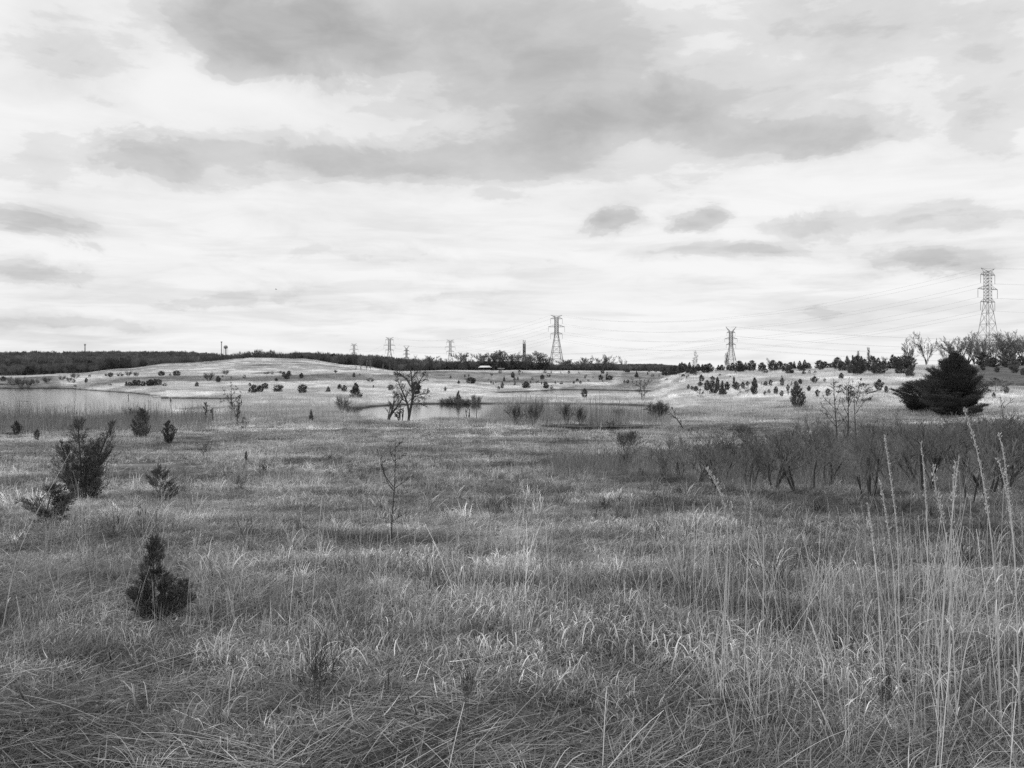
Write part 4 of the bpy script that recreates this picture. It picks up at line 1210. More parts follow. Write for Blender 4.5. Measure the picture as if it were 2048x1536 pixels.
def grow(rng, mbs, p, d, L, r, lvl, par):
    n = par['seg'][lvl]
    pts = [p]; dirs = [d]
    for _ in range(n):
        d = nrm(d + rng.normal(0, par['wob'][lvl], 3) + np.array([0, 0, par['up'][lvl]]))
        p = p + d * L / n; pts.append(p); dirs.append(d)
    pts = np.array(pts)
    rad = np.maximum(r * np.linspace(1, par['tap'][lvl], n + 1), par['rmin'])
    mbs[0 if lvl <= par['tl'] else 1].tube(pts, rad, 5 if lvl == 0 else 3, cap=False)
    if lvl + 1 >= len(par['seg']): return
    for k in range(par['n'][lvl]):
        t = par['t0'][lvl] + (1 - par['t0'][lvl]) * (k + rng.rand()) / par['n'][lvl]
        f = min(t * n, n - .001); i = int(f)
        q = pts[i] + (pts[i + 1] - pts[i]) * (f - i)
        dd = dirs[i + 1]
        a = par['ang'][lvl] * rng.uniform(.7, 1.3)
        side = nrm(np.cross(dd, rng.normal(0, 1, 3)))
        nd = nrm(dd * math.cos(a) + side * math.sin(a))
        ln = L * par['lr'][lvl] * rng.uniform(.65, 1.15) * (1 - par['sh'][lvl] * t)
        grow(rng, mbs, q, nd, ln, r * (1 - (1 - par['tap'][lvl]) * t) * par['rr'][lvl], lvl + 1, par)


FORMS = {   # unit-height trees
    'oak': dict(seg=[3, 5, 4, 3, 2], wob=[.06, .12, .18, .2, .2], up=[.0, .05, .06, .05, .0], tap=[.7, .3, .3, .4, .5], n=[8, 7, 6, 4], t0=[.45, .25, .15, .15], ang=[.72, .65, .7, .7], lr=[1.25, .62, .58, .55], sh=[.25, .4, .4, .3], rr=[.6, .55, .55, .6], tl=1, L=.45),
    'vase': dict(seg=[2, 6, 4, 3, 2], wob=[.05, .06, .13, .18, .2], up=[.0, .03, .08, .06, .0], tap=[.8, .3, .3, .4, .5], n=[8, 8, 6, 3], t0=[.2, .35, .15, .15], ang=[.55, .5, .55, .6], lr=[3.6, .40, .55, .55], sh=[.1, .3, .4, .3], rr=[.55, .5, .55, .6], tl=1, L=.22),
    'cone': dict(seg=[8, 4, 3, 2], wob=[.02, .08, .14, .2], up=[.02, .05, .05, .0], tap=[.15, .3, .4, .5], n=[40, 5, 3], t0=[.18, .25, .2], ang=[.95, .6, .6], lr=[.30, .5, .5], sh=[.75, .4, .3], rr=[.35, .5, .6], tl=0, L=1.0),
    'poplar': dict(seg=[7, 5, 3, 2], wob=[.02, .07, .14, .2], up=[.02, .18, .1, .0], tap=[.2, .3, .4, .5], n=[28, 8, 4], t0=[.2, .2, .2], ang=[.6, .55, .5], lr=[.46, .5, .5], sh=[.6, .3, .3], rr=[.4, .5, .6], tl=0, L=1.0),
    'shrub': dict(seg=[3, 4, 3, 2], wob=[.10, .13, .16, .2], up=[.05, .06, .06, .0], tap=[.6, .4, .4, .5], n=[5, 7, 5], t0=[.25, .15, .1], ang=[.45, .5, .55], lr=[.9, .6, .55], sh=[.3, .3, .3], rr=[.6, .6, .6], tl=0, L=.5),
    'sumac': dict(seg=[4, 4, 4, 3], wob=[.13, .12, .12, .1], up=[.05, .10, .14, .12], tap=[.6, .45, .5, .6], n=[5, 5, 3], t0=[.35, .2, .25], ang=[.75, .6, .5], lr=[.9, .62, .6], sh=[.2, .25, .2], rr=[.55, .55, .65], tl=0, L=.5),
}


def bare(rng, form, rtrunk, rmin, stems=1, spread=0.0, m=None, norm=True, lean=0.0, mtr=None):
    par = dict(FORMS[form]); par['rmin'] = rmin
    mbs = [MB(), MB()]
    for s in range(stems):
        a = rng.rand() * 6.283
        d = nrm(np.array([math.cos(a) * spread + lean, math.sin(a) * spread, 1.0]))
        off = np.array([math.cos(a), math.sin(a), 0]) * .02 * (stems > 1)
        grow(rng, mbs, off + np.array([0, 0, -.02]), d, par['L'] * rng.uniform(.85, 1.1), rtrunk * rng.uniform(.8, 1.1), 0, par)
    if norm:
        top = max(np.concatenate(mbs[0].v)[:, 2].max(), np.concatenate(mbs[1].v)[:, 2].max() if mbs[1].v else 0)
        for mb in mbs: mb.v = [v / top for v in mb.v]
    meshes = [mbs[0].mesh("trunk", mtr or m or M_BARK, False), mbs[1].mesh("crown", m or M_TWIG)]
    return meshes


_brng = np.random.RandomState(77)
BARE = {
    'oak': [bare(_brng, 'oak', .022, .0024) for _ in range(4)],
    'vase': [bare(_brng, 'vase', .02, .0022) for _ in range(4)],
    'cone': [bare(_brng, 'cone', .012, .0026) for _ in range(3)],
    'poplar': [bare(_brng, 'poplar', .014, .0024) for _ in range(3)],
    'bush': [bare(_brng, 'shrub', .009, .0030, stems=11, spread=.7) for _ in range(4)],
}
FARBARE = {'oak': [bare(_brng, 'oak', .024, .0042) for _ in range(3)], 'vase': [bare(_brng, 'vase', .022, .0040) for _ in range(3)], 'poplar': [bare(_brng, 'poplar', .016, .0042) for _ in range(3)]}


def bare_tree(px, row, hp, form, label=None, Y=None, wf=1.0, name="bare_tree", cat="tree", words=None, tail=None, group=None, protos=None, rz=None, sink=0.0):
    X, Yv = hit(px, row, 1.2) if Y is None else PY(px, Y)
    H = hp * Yv / FPX + (1.2 * float(grass_h(Yv)) if Y is None else 0.0)
    tr, cr = random.choice(protos or BARE[form])
    o = thing(name, label, cat, (X, Yv, gz1(X, Yv) - sink), group, rz=random.uniform(0, 6.28) if rz is None else rz, scale=(H * wf, H * wf, H))
    link("trunk", tr, o)
    if len(cr.vertices): link("crown", cr, o)
    if label is None: remember(o, px, words, tail, words + "s", cat, group)
    return o


def build_bare_trees():
    # the treeline beyond the central berm
    G = "bare trees of the central treeline"
    spec = [(862, 30, 'oak'), (880, 26, 'poplar'), (893, 24, 'vase'), (918, 37, 'oak'), (932, 26, 'poplar'), (944, 26, 'vase'), (957, 36, 'oak'), (968, 27, 'vase'), (979, 25, 'poplar'), (989, 36, 'oak'), (1001, 40, 'oak'),
            (1015, 38, 'vase'), (1026, 34, 'oak'), (1036, 28, 'poplar'), (1054, 33, 'oak'), (1062, 27, 'vase'), (1073, 39, 'oak'), (1086, 26, 'poplar'), (1096, 27, 'oak'), (1106, 20, 'vase'), (1125, 22, 'oak'), (1136, 23, 'oak'),
            (1147, 22, 'vase'), (1160, 21, 'oak'), (1171, 27, 'oak'), (1184, 21, 'poplar'), (1200, 31, 'vase'), (1213, 33, 'vase'), (1226, 20, 'oak'), (1305, 14, 'oak'), (1276, 12, 'oak'), (843, 22, 'vase'), (826, 22, 'poplar')]
    for px, h, f in spec:
        bare_tree(px, 0, h * 1.06, f, Y=random.uniform(600, 612), wf=random.uniform(.95, 1.25), protos=FARBARE[f], words={'oak': "round-crowned bare tree", 'vase': "fan-shaped bare tree", 'poplar': "slim upright bare tree"}[f], tail="in the central treeline", group=G)
    bare_tree(1247, 746, 36, 'vase', "lone tall bare tree at the right end of the central treeline", Y=430, wf=.75, group=G)
    bare_tree(1259, 746, 15, 'oak', "low spreading bare tree beside the lone tall one", Y=440, wf=1.3, group=G)
    bare_tree(1391, 746, 44, 'cone', "narrow spire-shaped bare tree rising from the cedar row", Y=268, wf=.95, group="bare trees along the right hilltop")
    bare_tree(1453, 739, 42, 'poplar', "bare tree just left of the pylon behind the cedar row", Y=262, wf=.85, group="bare trees along the right hilltop")
    bare_tree(1542, 731, 28, 'vase', "small fan-shaped bare tree standing alone above the cedar row", Y=255, wf=.9, group="bare trees along the right hilltop")
    bare_tree(1716, 727, 37, 'poplar', "slim bare tree, left one of the pair behind the hilltop cedars", Y=260, wf=.7, group="bare trees along the right hilltop")
    bare_tree(1737, 727, 43, 'poplar', "taller bare tree, right one of the pair behind the hilltop cedars", Y=262, wf=.8, group="bare trees along the right hilltop")
    bare_tree(1771, 730, 24, 'oak', "small pale bare tree between two clumps of hilltop cedars", Y=270, wf=.8, group="bare trees along the right hilltop")
    bare_tree(1820, 727, 60, 'vase', "fan-shaped bare tree, left of the big pair left of the large pylon", Y=270, wf=1.0, group="bare trees along the right hilltop")
    bare_tree(1852, 727, 74, 'vase', "tallest fan-shaped bare tree left of the large pylon", Y=275, wf=.95, group="bare trees along the right hilltop")
    for px, h, f in ((1896, 40, 'vase'), (1908, 52, 'vase'), (1920, 60, 'vase'), (1935, 55, 'vase'), (1948, 48, 'vase'), (1962, 58, 'vase'), (1976, 52, 'oak'), (1990, 60, 'vase'), (2005, 54, 'oak'), (2018, 56, 'vase'), (2032, 52, 'oak'), (2046, 60, 'vase'), (2062, 56, 'oak'), (2080, 60, 'vase')):
        bare_tree(px, 0, h * 1.2, f, Y=random.uniform(262, 300), wf=random.uniform(.95, 1.25), words={'oak': "gnarled bare tree", 'vase': "fan-shaped bare tree", 'poplar': "slim upright bare tree"}[f], tail="around the large pylon's foot", group="bare trees around the large pylon")
    # scattered trees before the mound's right end and on the left shore
    for px, h in ((712, 18), (722, 22), (733, 25), (741, 26), (766, 18), (780, 20)):
        bare_tree(px, 749, h, 'poplar', Y=random.uniform(400, 430), wf=.6, words="thin bare tree", tail="at the mound's right foot", group="thin bare trees beside the mound")
    for px, row, h, w in ((257, 751.5, 12, 1.1), (272, 751.5, 9, 1.2), (452, 749, 12, 1.4), (214, 752.5, 7, 1.2), (560, 747, 8, 1.2), (672, 745, 8, 1.2), (533, 748, 6, 1.8)):
        bare_tree(px, row, h, 'bush', wf=w * .7, name="bare_bush", cat="bush", words="thin grey bare bush", tail="at the foot of the mound", group="bare bushes at the mound's foot")
    for px, row, h, w in ((26, 770, 18, 1.3), (42, 776, 23, 1.2), (57, 775, 19, 1.2), (18, 764, 14, 1.2), (95, 766, 17, 1.6), (124, 760, 11, 1.4), (138, 762, 9, 1.4), (70, 768, 13, 1.3)):
        bare_tree(px, row, h, 'bush', wf=w * .7, name="bare_bush", cat="bush", words="brown rounded bush", tail="on the lake's far bank", group="bushes on the lake's far bank")
    bare_tree(151, 756, 11, 'bush', "dark low bush where the mound meets the lake bank", wf=1.2, name="bare_bush", cat="bush", group="bushes on the lake's far bank")
    bare_tree(418, 762, 20, 'bush', "brown bush beside an egg-shaped cedar on the left berm face", wf=.85, name="bare_bush", cat="bush", group="bushes on the berm")


build_bare_trees()


def pts_px(seq, Y, z0=None):
    """a polyline in the picture's columns and rows, set upright at one distance"""
    out = []
    for k, (a, b) in enumerate(seq):
        X = (a - CX) / FPX * Y; Z = CZ + (HOR - b) / FPX * Y
        out.append((X, Y + .02 * k, Z))
    return np.array(out)


def limb_tree(name, label, cat, foot, Y, limbs, r0, seed, twig_n=9, twig_len=1.0, rmin=.02, m=None, group=None, lv=2, updir=.05, depth=.5):
    """a tree whose main limbs follow given lines; twigs grow from them"""
    rng = np.random.RandomState(seed)
    X0 = (foot[0] - CX) / FPX * Y; Z0 = CZ + (HOR - foot[1]) / FPX * Y
    Z0 = gz1(X0, Y)
    dz = Z0 - (CZ + (HOR - foot[1]) / FPX * Y)
    o = thing(name, label, cat, (X0, Y, Z0), group)
    tm, cm = MB(), MB()
    par = dict(seg=[4, 3, 2], wob=[.10, .16, .2], up=[updir, updir, 0], tap=[.35, .4, .5], n=[7, 4], t0=[.15, .15], ang=[.65, .7], lr=[.55, .5], sh=[.3, .3], rr=[.5, .6], tl=-1, rmin=rmin)
    if lv == 1: par = dict(par, seg=[4, 2], n=[5])
    for li, (seq, r, nt) in enumerate(limbs):
        p = pts_px(seq, Y) + np.array([0, 0, dz])
        p[:, 1] += rng.normal(0, depth) * np.linspace(0, 1, len(p))
        r = r * .72
        # resample smoothly
        t = np.linspace(0, len(p) - 1, 10)
        q = np.stack([np.interp(t, np.arange(len(p)), p[:, k]) for k in range(3)], -1)
        q[1:-1] = (q[:-2] + 2 * q[1:-1] + q[2:]) / 4
        if li == 0: q[0, 2] -= .15
        q = q - np.array([X0, Y, Z0])
        tm.tube(q, np.maximum(np.linspace(r, r * .22, 10), rmin), 5)
        for k in range(nt):
            f = (.22 + .78 * (k + rng.rand()) / nt) * 9; i = min(int(f), 8)
            b = q[i] + (q[i + 1] - q[i]) * (f - i); dd = nrm(q[i + 1] - q[i])
            a = rng.uniform(.5, 1.1); sd = nrm(np.cross(dd, rng.normal(0, 1, 3)))
            grow(rng, [cm, cm], b, nrm(dd * math.cos(a) + sd * math.sin(a)), twig_len * rng.uniform(.5, 1.2) * (1.15 - f / 12), r * .38 * (1.1 - f / 10), 0, par)
    link("trunk", tm.mesh("trunk", m or M_BARK), o)
    if cm.v: link("crown", cm.mesh("crown", m or M_TWIG), o)
    return o


def build_special_trees():
    # the bare tree at the pond with its leaning neighbours
    limb_tree("bare_tree", "bare tree with a crooked trunk rising before the pond", "tree", (817, 836), 100.5,
              [([(816, 838), (820, 815), (824, 795), (825, 780), (822, 755), (820, 735), (815, 718)], .24, 24), ([(824, 784), (832, 768), (842, 752), (850, 742)], .15, 14), ([(823, 770), (812, 752), (800, 742), (790, 738)], .14, 14),
               ([(818, 825), (816, 805), (808, 785), (800, 768), (793, 752)], .20, 20), ([(824, 790), (840, 784), (858, 780)], .11, 12), ([(821, 800), (836, 800), (848, 803)], .09, 9), ([(822, 752), (832, 740), (838, 728)], .11, 12), ([(814, 800), (802, 790), (790, 780)], .10, 10)],
              .3, 3, twig_len=1.2, rmin=.010, m=M_BARK)
    limb_tree("bare_tree", "bare tree leaning right out over the pond from the left bank", "tree", (776, 841), 100.0,
              [([(774, 843), (783, 826), (793, 814), (803, 800), (806, 791)], .22, 12), ([(780, 832), (786, 812), (788, 795), (789, 786)], .17, 10), ([(775, 842), (778, 826), (783, 806)], .14, 8)],
              .2, 4, twig_len=1.0, rmin=.010, m=M_BARK)
    limb_tree("dead_tree", "broken blackened stump with upright shoots beside the pond tree", "tree", (799, 839), 100.2,
              [([(798, 842), (799, 826), (800, 812)], .26, 5), ([(804, 840), (807, 826), (808, 815)], .12, 5), ([(797, 840), (795, 828), (797, 818)], .1, 5)],
              .2, 5, twig_len=.6, rmin=.02, m=M_DARKTWIG)
    # saplings on the left before the lake
    limb_tree("bare_sapling", "wide-branched bare sapling above the lake's right end", "tree", (464, 815), 118,
              [([(464, 818), (464, 800), (463, 780), (463, 752)], .10, 14), ([(464, 795), (476, 785), (488, 772)], .05, 6), ([(464, 790), (452, 778), (444, 764)], .05, 6), ([(464, 797), (452, 790), (442, 788)], .04, 5), ([(463, 780), (472, 770), (478, 760)], .04, 5)],
              .1, 6, twig_len=.7, rmin=.010, m=M_BARK)
    limb_tree("bare_sapling", "narrow dark bare sapling with upright twigs, right of the nest box", "tree", (473, 850), 90,
              [([(473, 853), (473, 830), (474, 810), (474, 792)], .075, 20), ([(473, 828), (480, 812), (484, 798)], .035, 6), ([(473, 830), (465, 815), (463, 803)], .035, 6)], .1, 7, twig_len=.6, rmin=.009, m=M_DARKTWIG, updir=.2)
    limb_tree("bare_sapling", "slim bare sapling with upright twigs, left of the nest box", "tree", (410, 836), 93,
              [([(411, 840), (411, 820), (410, 800), (410, 795)], .055, 18), ([(411, 818), (417, 806), (419, 798)], .03, 5)], .1, 8, twig_len=.6, rmin=.009, updir=.2, m=M_BARK)
    limb_tree("bare_sapling", "two-stemmed bare sapling on the strip between the ponds", "tree", (1286, 800), 165,
              [([(1286, 806), (1283, 785), (1281, 765), (1279, 752)], .12, 12), ([(1287, 800), (1289, 780), (1290, 758)], .10, 10), ([(1282, 772), (1272, 762), (1265, 760)], .06, 5), ([(1290, 772), (1297, 762), (1303, 758)], .05, 4)], .1, 9, twig_len=1.1, rmin=.016, m=M_BARK)
    # saplings before the huge cedar
    Ys = 62
    def Lb(seq, r, n): return (seq, r, n)
    limb_tree("bare_sapling", "bare sapling with slanting branches, leftmost before the huge cedar", "tree", (1674, 838), Ys,
              [Lb([(1674, 842), (1673, 800), (1670, 760), (1667, 705)], 0.096, 6), Lb([(1673, 830), (1655, 805), (1640, 785)], 0.042, 3), Lb([(1672, 822), (1652, 802), (1636, 790)], 0.035, 3), Lb([(1671, 800), (1656, 780), (1645, 768)], 0.038, 3), Lb([(1670, 790), (1655, 768), (1645, 752)], 0.035, 3),
               Lb([(1669, 765), (1656, 750), (1648, 740)], 0.032, 3), Lb([(1672, 805), (1685, 790), (1694, 776)], 0.035, 3), Lb([(1670, 780), (1682, 760), (1690, 742)], 0.035, 3), Lb([(1669, 750), (1676, 735), (1681, 722)], 0.028, 3)], .05, 21, twig_len=.45, rmin=.011, lv=1, m=M_BARK)
    limb_tree("bare_sapling", "forked bare sapling, middle of the three before the huge cedar", "tree", (1696, 835), Ys + .6,
              [Lb([(1694, 842), (1697, 800), (1697, 770), (1697, 745)], 0.088, 4), Lb([(1697, 755), (1691, 735), (1688, 718)], 0.045, 4), Lb([(1697, 752), (1700, 725), (1703, 708)], 0.045, 4), Lb([(1697, 760), (1708, 740), (1714, 722)], 0.045, 4), Lb([(1697, 750), (1696, 722), (1697, 701)], 0.045, 4),
               Lb([(1697, 778), (1686, 758), (1680, 742)], 0.038, 3), Lb([(1696, 800), (1684, 780), (1676, 765)], 0.035, 3), Lb([(1693, 838), (1703, 815), (1712, 800)], 0.035, 3)], .05, 22, twig_len=.45, rmin=.011, lv=1, m=M_BARK)
    limb_tree("bare_sapling", "bare sapling with a straight stem, rightmost before the huge cedar", "tree", (1712, 836), Ys + 1.0,
              [Lb([(1712, 842), (1712, 800), (1712, 765), (1713, 742)], 0.079, 4), Lb([(1712, 758), (1718, 738), (1724, 722)], 0.042, 3), Lb([(1712, 752), (1707, 735), (1705, 718)], 0.035, 3), Lb([(1712, 775), (1724, 758), (1735, 748)], 0.035, 3), Lb([(1712, 818), (1724, 808), (1734, 800)], 0.028, 2), Lb([(1713, 745), (1716, 725), (1720, 712)], 0.032, 3)],
              .05, 23, twig_len=.4, rmin=.011, lv=1, m=M_BARK)
    limb_tree("bare_sapling", "thin bare sapling right of the huge cedar", "tree", (2008, 820), 88,
              [Lb([(2008, 828), (2008, 800), (2008, 780)], 0.088, 4), Lb([(2008, 798), (2003, 785), (1999, 775)], 0.044, 3), Lb([(2008, 797), (2014, 785), (2020, 776)], 0.044, 3)], .05, 24, twig_len=.5, rmin=.014, lv=1)
    # foreground sapling
    Xn, Yn = hit(785, 1090)
    limb_tree("bare_sapling", "slender dark sapling standing alone in the grass at the centre", "tree", (785, 1090), Yn,
              [Lb([(784, 1092), (782, 1040), (787, 1000), (789, 950), (789, 905), (788, 880)], .014, 6), Lb([(787, 982), (772, 962), (766, 935), (761, 905)], .011, 6), Lb([(787, 975), (768, 950), (760, 915), (753, 898)], .010, 5), Lb([(788, 978), (808, 965), (825, 952)], .009, 4),
               Lb([(789, 922), (800, 915), (808, 908)], .007, 3), Lb([(789, 900), (795, 890), (806, 883)], .007, 4), Lb([(784, 1045), (796, 1035), (805, 1030)], .007, 3), Lb([(784, 1050), (774, 1040), (766, 1035)], .007, 3), Lb([(789, 925), (780, 910), (776, 895)], .007, 4)],
              .014, 25, twig_len=.10, rmin=.0028, m=M_DARKTWIG, lv=1, depth=.05)
    # dead leaning stalk and broken bits by the ditch
    limb_tree("dead_branch", "dead dark branch leaning left beside the ditch", "branch", (1367, 850), 84,
              [Lb([(1369, 852), (1361, 838), (1352, 826), (1338, 814)], .09, 6), Lb([(1352, 826), (1346, 812), (1341, 806)], .03, 3)], .1, 26, twig_len=.6, rmin=.016, m=M_DARKTWIG, lv=1)
    limb_tree("dead_branch", "bleached pale branch sticking up from the ditch", "branch", (1196, 856), 86,
              [Lb([(1195, 858), (1199, 846), (1203, 836), (1204, 826)], .06, 3)], .1, 27, twig_len=.4, rmin=.02, m=M_PALEWOOD, lv=1)
    limb_tree("dead_tree", "small black forked stump standing in the ditch", "stump", (1224, 850), 90,
              [Lb([(1224, 852), (1224, 842), (1222, 834)], .16, 3), Lb([(1223, 838), (1218, 828), (1215, 822)], .07, 3), Lb([(1224, 838), (1227, 830), (1228, 824)], .06, 3)], .1, 28, twig_len=.5, rmin=.02, m=M_DARKTWIG, lv=1)
    limb_tree("dead_tree", "two dark broken stems standing in the pond's shallows", "stump", (936, 836), 106,
              [Lb([(932, 838), (933, 824), (931, 812)], .12, 3), Lb([(939, 838), (939, 824), (940, 811)], .16, 3), Lb([(935, 838), (937, 826)], .10, 2)], .1, 29, twig_len=.5, rmin=.02, m=M_DARKTWIG, lv=1)
    # willow-like shrubs in the reeds
    BARE_DARK = [bare(np.random.RandomState(95 + k), 'shrub', .008, .0030, stems=12, spread=.7, m=M_BARK) for k in range(2)]
    WS = [bare(np.random.RandomState(90 + k), 'sumac', .008, .0026, stems=10, spread=.42, m=M_BARK) for k in range(3)]
    for px, row, h, w, lab in ((1031, 846, 46, .75, "dark fan of willow stems, leftmost in the reed bed"), (1067, 848, 46, .6, "dark fan of willow stems left of the ditch"), (1134, 850, 50, .6, "dark fan of willow stems, rightmost over the dark ditch water"),
                               (1162, 852, 48, .55, "slanting willow stems above the middle of the ditch"), (1080, 838, 44, .5, "thin grey willow behind the reed bed's left half"), (1240, 838, 26, .9, "low twiggy shrub between the ditch and the pond"), (1310, 838, 40, .95, "dense rounded shrub at the pond's right end"),
                               (1325, 834, 36, .8, "smaller twiggy shrub leaning on the dense rounded one"), (1490, 876, 30, 1.4, "low spreading bare shrub in the meadow right of the ditch"), (1245, 905, 48, 1.0, "dark brushy tuft of twigs in front of the ditch"), (1265, 885, 30, 1.2, "low brushy twigs just before the ditch"),
                               (275, 838, 28, 1.6, "brown bush behind the upright cedar before the lake"), (1245, 932, 34, 1.0, "dark brushy tuft at the thicket's left tip")):
        bare_tree(px, row, h, 'bush', lab, wf=w, name="bare_shrub", cat="shrub", protos=BARE_DARK if px in (1310, 1325) else WS, group="shrubs around the reed bed")
    for px, row, h, w, lab in ((900, 810, 16, .8, "low dark shrub at the left of the pond's far bank clump"), (890, 809, 14, 1.2, "lowest shrub at the left tip of the far bank clump"), (909, 810, 17, 1.2, "dark shrub just left of the pointed cedar on the far bank"), (925, 811, 17, 1.2, "dark shrub just right of the pointed cedar on the far bank"), (944, 811, 19, 1.1, "dark shrub left of the fan-shaped one on the far bank"), (933, 811, 18, 1.0, "rounded dark shrub in the middle of the far bank clump"), (953, 810, 24, .8, "fan-shaped dark shrub at the right of the far bank clump"), (684, 822, 36, .6, "pale thin bush beside the pond's left end"), (702, 822, 16, .9, "dark low shrub at the pond's left tip"), (716, 818, 8, 1.2, "dark tuft on the pond's left bank")):
        bare_tree(px, row, h, 'bush', lab, wf=w, name="bare_shrub", cat="shrub", protos=BARE['bush'], group="shrubs on the pond's banks")
    cedar(917, 810, 27, 15, 'cone', "pointed cedar standing in the pond's far bank clump", group="shrubs on the pond's banks")
    # dead twiggy weeds in the foreground
    for px, row, h, w, lab in ((640, 1400, 165, .55, "dense dark twigs of a dead weed in the left foreground"), (1186, 1040, 55, .35, "narrow dark dead weed, left of the centre pair"), (1231, 1035, 48, .3, "narrow dark dead weed, right of the centre pair"), (985, 1035, 60, .8, "leaning brown dead weeds right of the centre sapling"), (1600, 1135, 52, .4, "dark dead weed standing in pale grass right of centre"),
                               (530, 948, 30, 1.6, "low dark weeds lying in the meadow on the left"), (408, 920, 55, .9, "sparse brown weed stems behind the young cedar"), (935, 1400, 110, .35, "thin dark forked weed stem in the near centre"), (1770, 1420, 110, .4, "dark upright weed stems in the near right grass"), (1645, 1105, 30, .8, "small dark weed tuft in the right meadow"), (1310, 1075, 36, .9, "low dark weed tuft right of the centre")):
        bare_tree(px, row, h, 'bush', lab, wf=w, name="dead_weed", cat="weed", protos=WEEDS, group="dark dead weeds in the grass")


WEEDS = [bare(np.random.RandomState(120 + k), 'sumac', .0045, .0018, stems=[3, 4, 5][k], spread=.4, m=M_DARKTWIG) for k in range(3)]
build_special_trees()


def build_thicket():
    rng = np.random.RandomState(61)
    protos = [bare(np.random.RandomState(200 + k), 'sumac', .017, .0027, stems=[2, 3, 1, 3, 2, 2, 3, 2][k], spread=.35, m=M_SHRUB, mtr=M_DARKTWIG) for k in range(8)]
    P = [PY(1200, 44), PY(1290, 33), PY(1370, 25.5), PY(1450, 22.5), PY(1560, 22), PY(1750, 21.3), PY(1930, 21), PY(2120, 20.5), PY(2260, 24), PY(2200, 72), PY(2040, 74), PY(1800, 76), PY(1620, 74), PY(1560, 62), PY(1440, 52), PY(1330, 52), PY(1260, 52)]
    known = [(1427, 958, 100, "two-stemmed bare shrub at the thicket's front left corner"), (1545, 972, 112, "crooked bare shrub in front, second along the thicket's edge"), (1630, 975, 115, "leaning bare shrub left of the thicket's thick-trunked shrub"), (1655, 968, 118, "bare shrub with a forked trunk in the thicket's front edge"),
             (1742, 985, 150, "thick-trunked bare shrub, largest of the thicket's front edge"), (1725, 990, 110, "thin leaning bare shrub crossing the thick-trunked one"), (1937, 998, 135, "sharply bent bare shrub at the thicket's front right"), (1900, 912, 90, "dark crooked bare shrub deep in the thicket's right half")]
    for px, row, h, lab in known:
        bare_tree(px, row, h, 'bush', lab, wf=random.uniform(.85, 1.1), name="bare_shrub", cat="shrub", protos=protos, group="bare shrubs of the thicket", sink=.03)
    X0, Y0 = [], []
    tries = 0
    pts = [hit(k[0], k[1]) for k in known]
    while len(X0) < 285 and tries < 60000:
        tries += 1
        Y = (20 ** 1.6 + rng.rand() * (78 ** 1.6 - 20 ** 1.6)) ** (1 / 1.6); X = rng.uniform(.09, .72) * Y
        if sdist(np.array([X]), np.array([Y]), P)[0] > 0: continue
        if Y > 26 and fbm(np.array([X * .16 + 2]), np.array([Y * .10]), 3)[0] < .40 + .1 * rng.rand(): continue
        if any((X - a) ** 2 + (Y - b) ** 2 < (.9 + .006 * Y) ** 2 for a, b in pts): continue
        pts.append((X, Y)); X0.append(X); Y0.append(Y)
    for X, Y in zip(X0, Y0):
        tr, cr = protos[rng.randint(8)]
        H = rng.uniform(.85, 1.75) * (1.35 if rng.rand() < .18 else 1.0) * (1.0 if Y < 50 else .95)
        px = CX + FPX * X / Y
        H *= np.interp(px, [1750, 2048], [1.0, 1.3])
        if px < 1450: H *= np.interp(px, [1230, 1450], [.55, .9])
        s = H * rng.uniform(1.0, 1.5)
        o = thing("bare_shrub", "grey bare shrub lost among the crowded twigs of the thicket", "shrub", (X, Y, gz1(X, Y) - .03), "bare shrubs of the thicket", rng.rand() * 6.28, (s, s, H))
        o.rotation_euler = (rng.normal(0, .2), rng.normal(0, .2), o.rotation_euler.z)
        link("trunk", tr, o); link("crown", cr, o)

    # brush and dead stems filling the thicket
    src = []
    for k in range(5):
        r = np.random.RandomState(700 + k)
        src.append(tuft("brush_patch_%d" % k, [
            blades(r, 34, .7, (.35, 1.0), (.0, .5), (-.3, .3), (.004, .009), 3, taper=False, shade=(.3, .8)),
            blades(r, 40, .8, (.2, .6), (.3, 1.2), (-.4, .4), (.003, .007), 2, taper=False, shade=(.3, .9), z0=.05),
            blades(r, 20, .7, (.25, .6), (.1, .8), (-.4, .3), (.003, .006), 2, taper=False, shade=(.25, .7), z0=.4)]))
    coll = source("brush_growth", src)
    n = 3600
    Y = (18 ** 1.5 + rng.rand(n) * (80 ** 1.5 - 18 ** 1.5)) ** (1 / 1.5); X = rng.uniform(.05, .72, n) * Y
    d = sdist(X, Y, P)
    wide = np.hypot((X - PY(1230, 38)[0]) / 4.5, (Y - 38) / 11) < 1
    k = (d < -.6) | (wide & (rng.rand(n) < .95))
    k &= rng.rand(n) < np.clip((fbm(X * .4 + 5, Y * .3, 3) - .30) * 4, .15, 1)
    X, Y = X[k], Y[k]; n = len(X)
    s_ = rng.uniform(.4, 1.0, n) * (.5 + fbm(X * .5, Y * .4, 3))
    scatter("brush", coll, np.stack([X, Y, gz(X, Y) - .02], -1), rot_rand(rng, n, .1), sc3(s_), rng.randint(0, 5, n), rng.uniform(.28, .46, n),
            "dark fine brush filling the ground between the thicket's shrubs", "brush")


build_thicket()


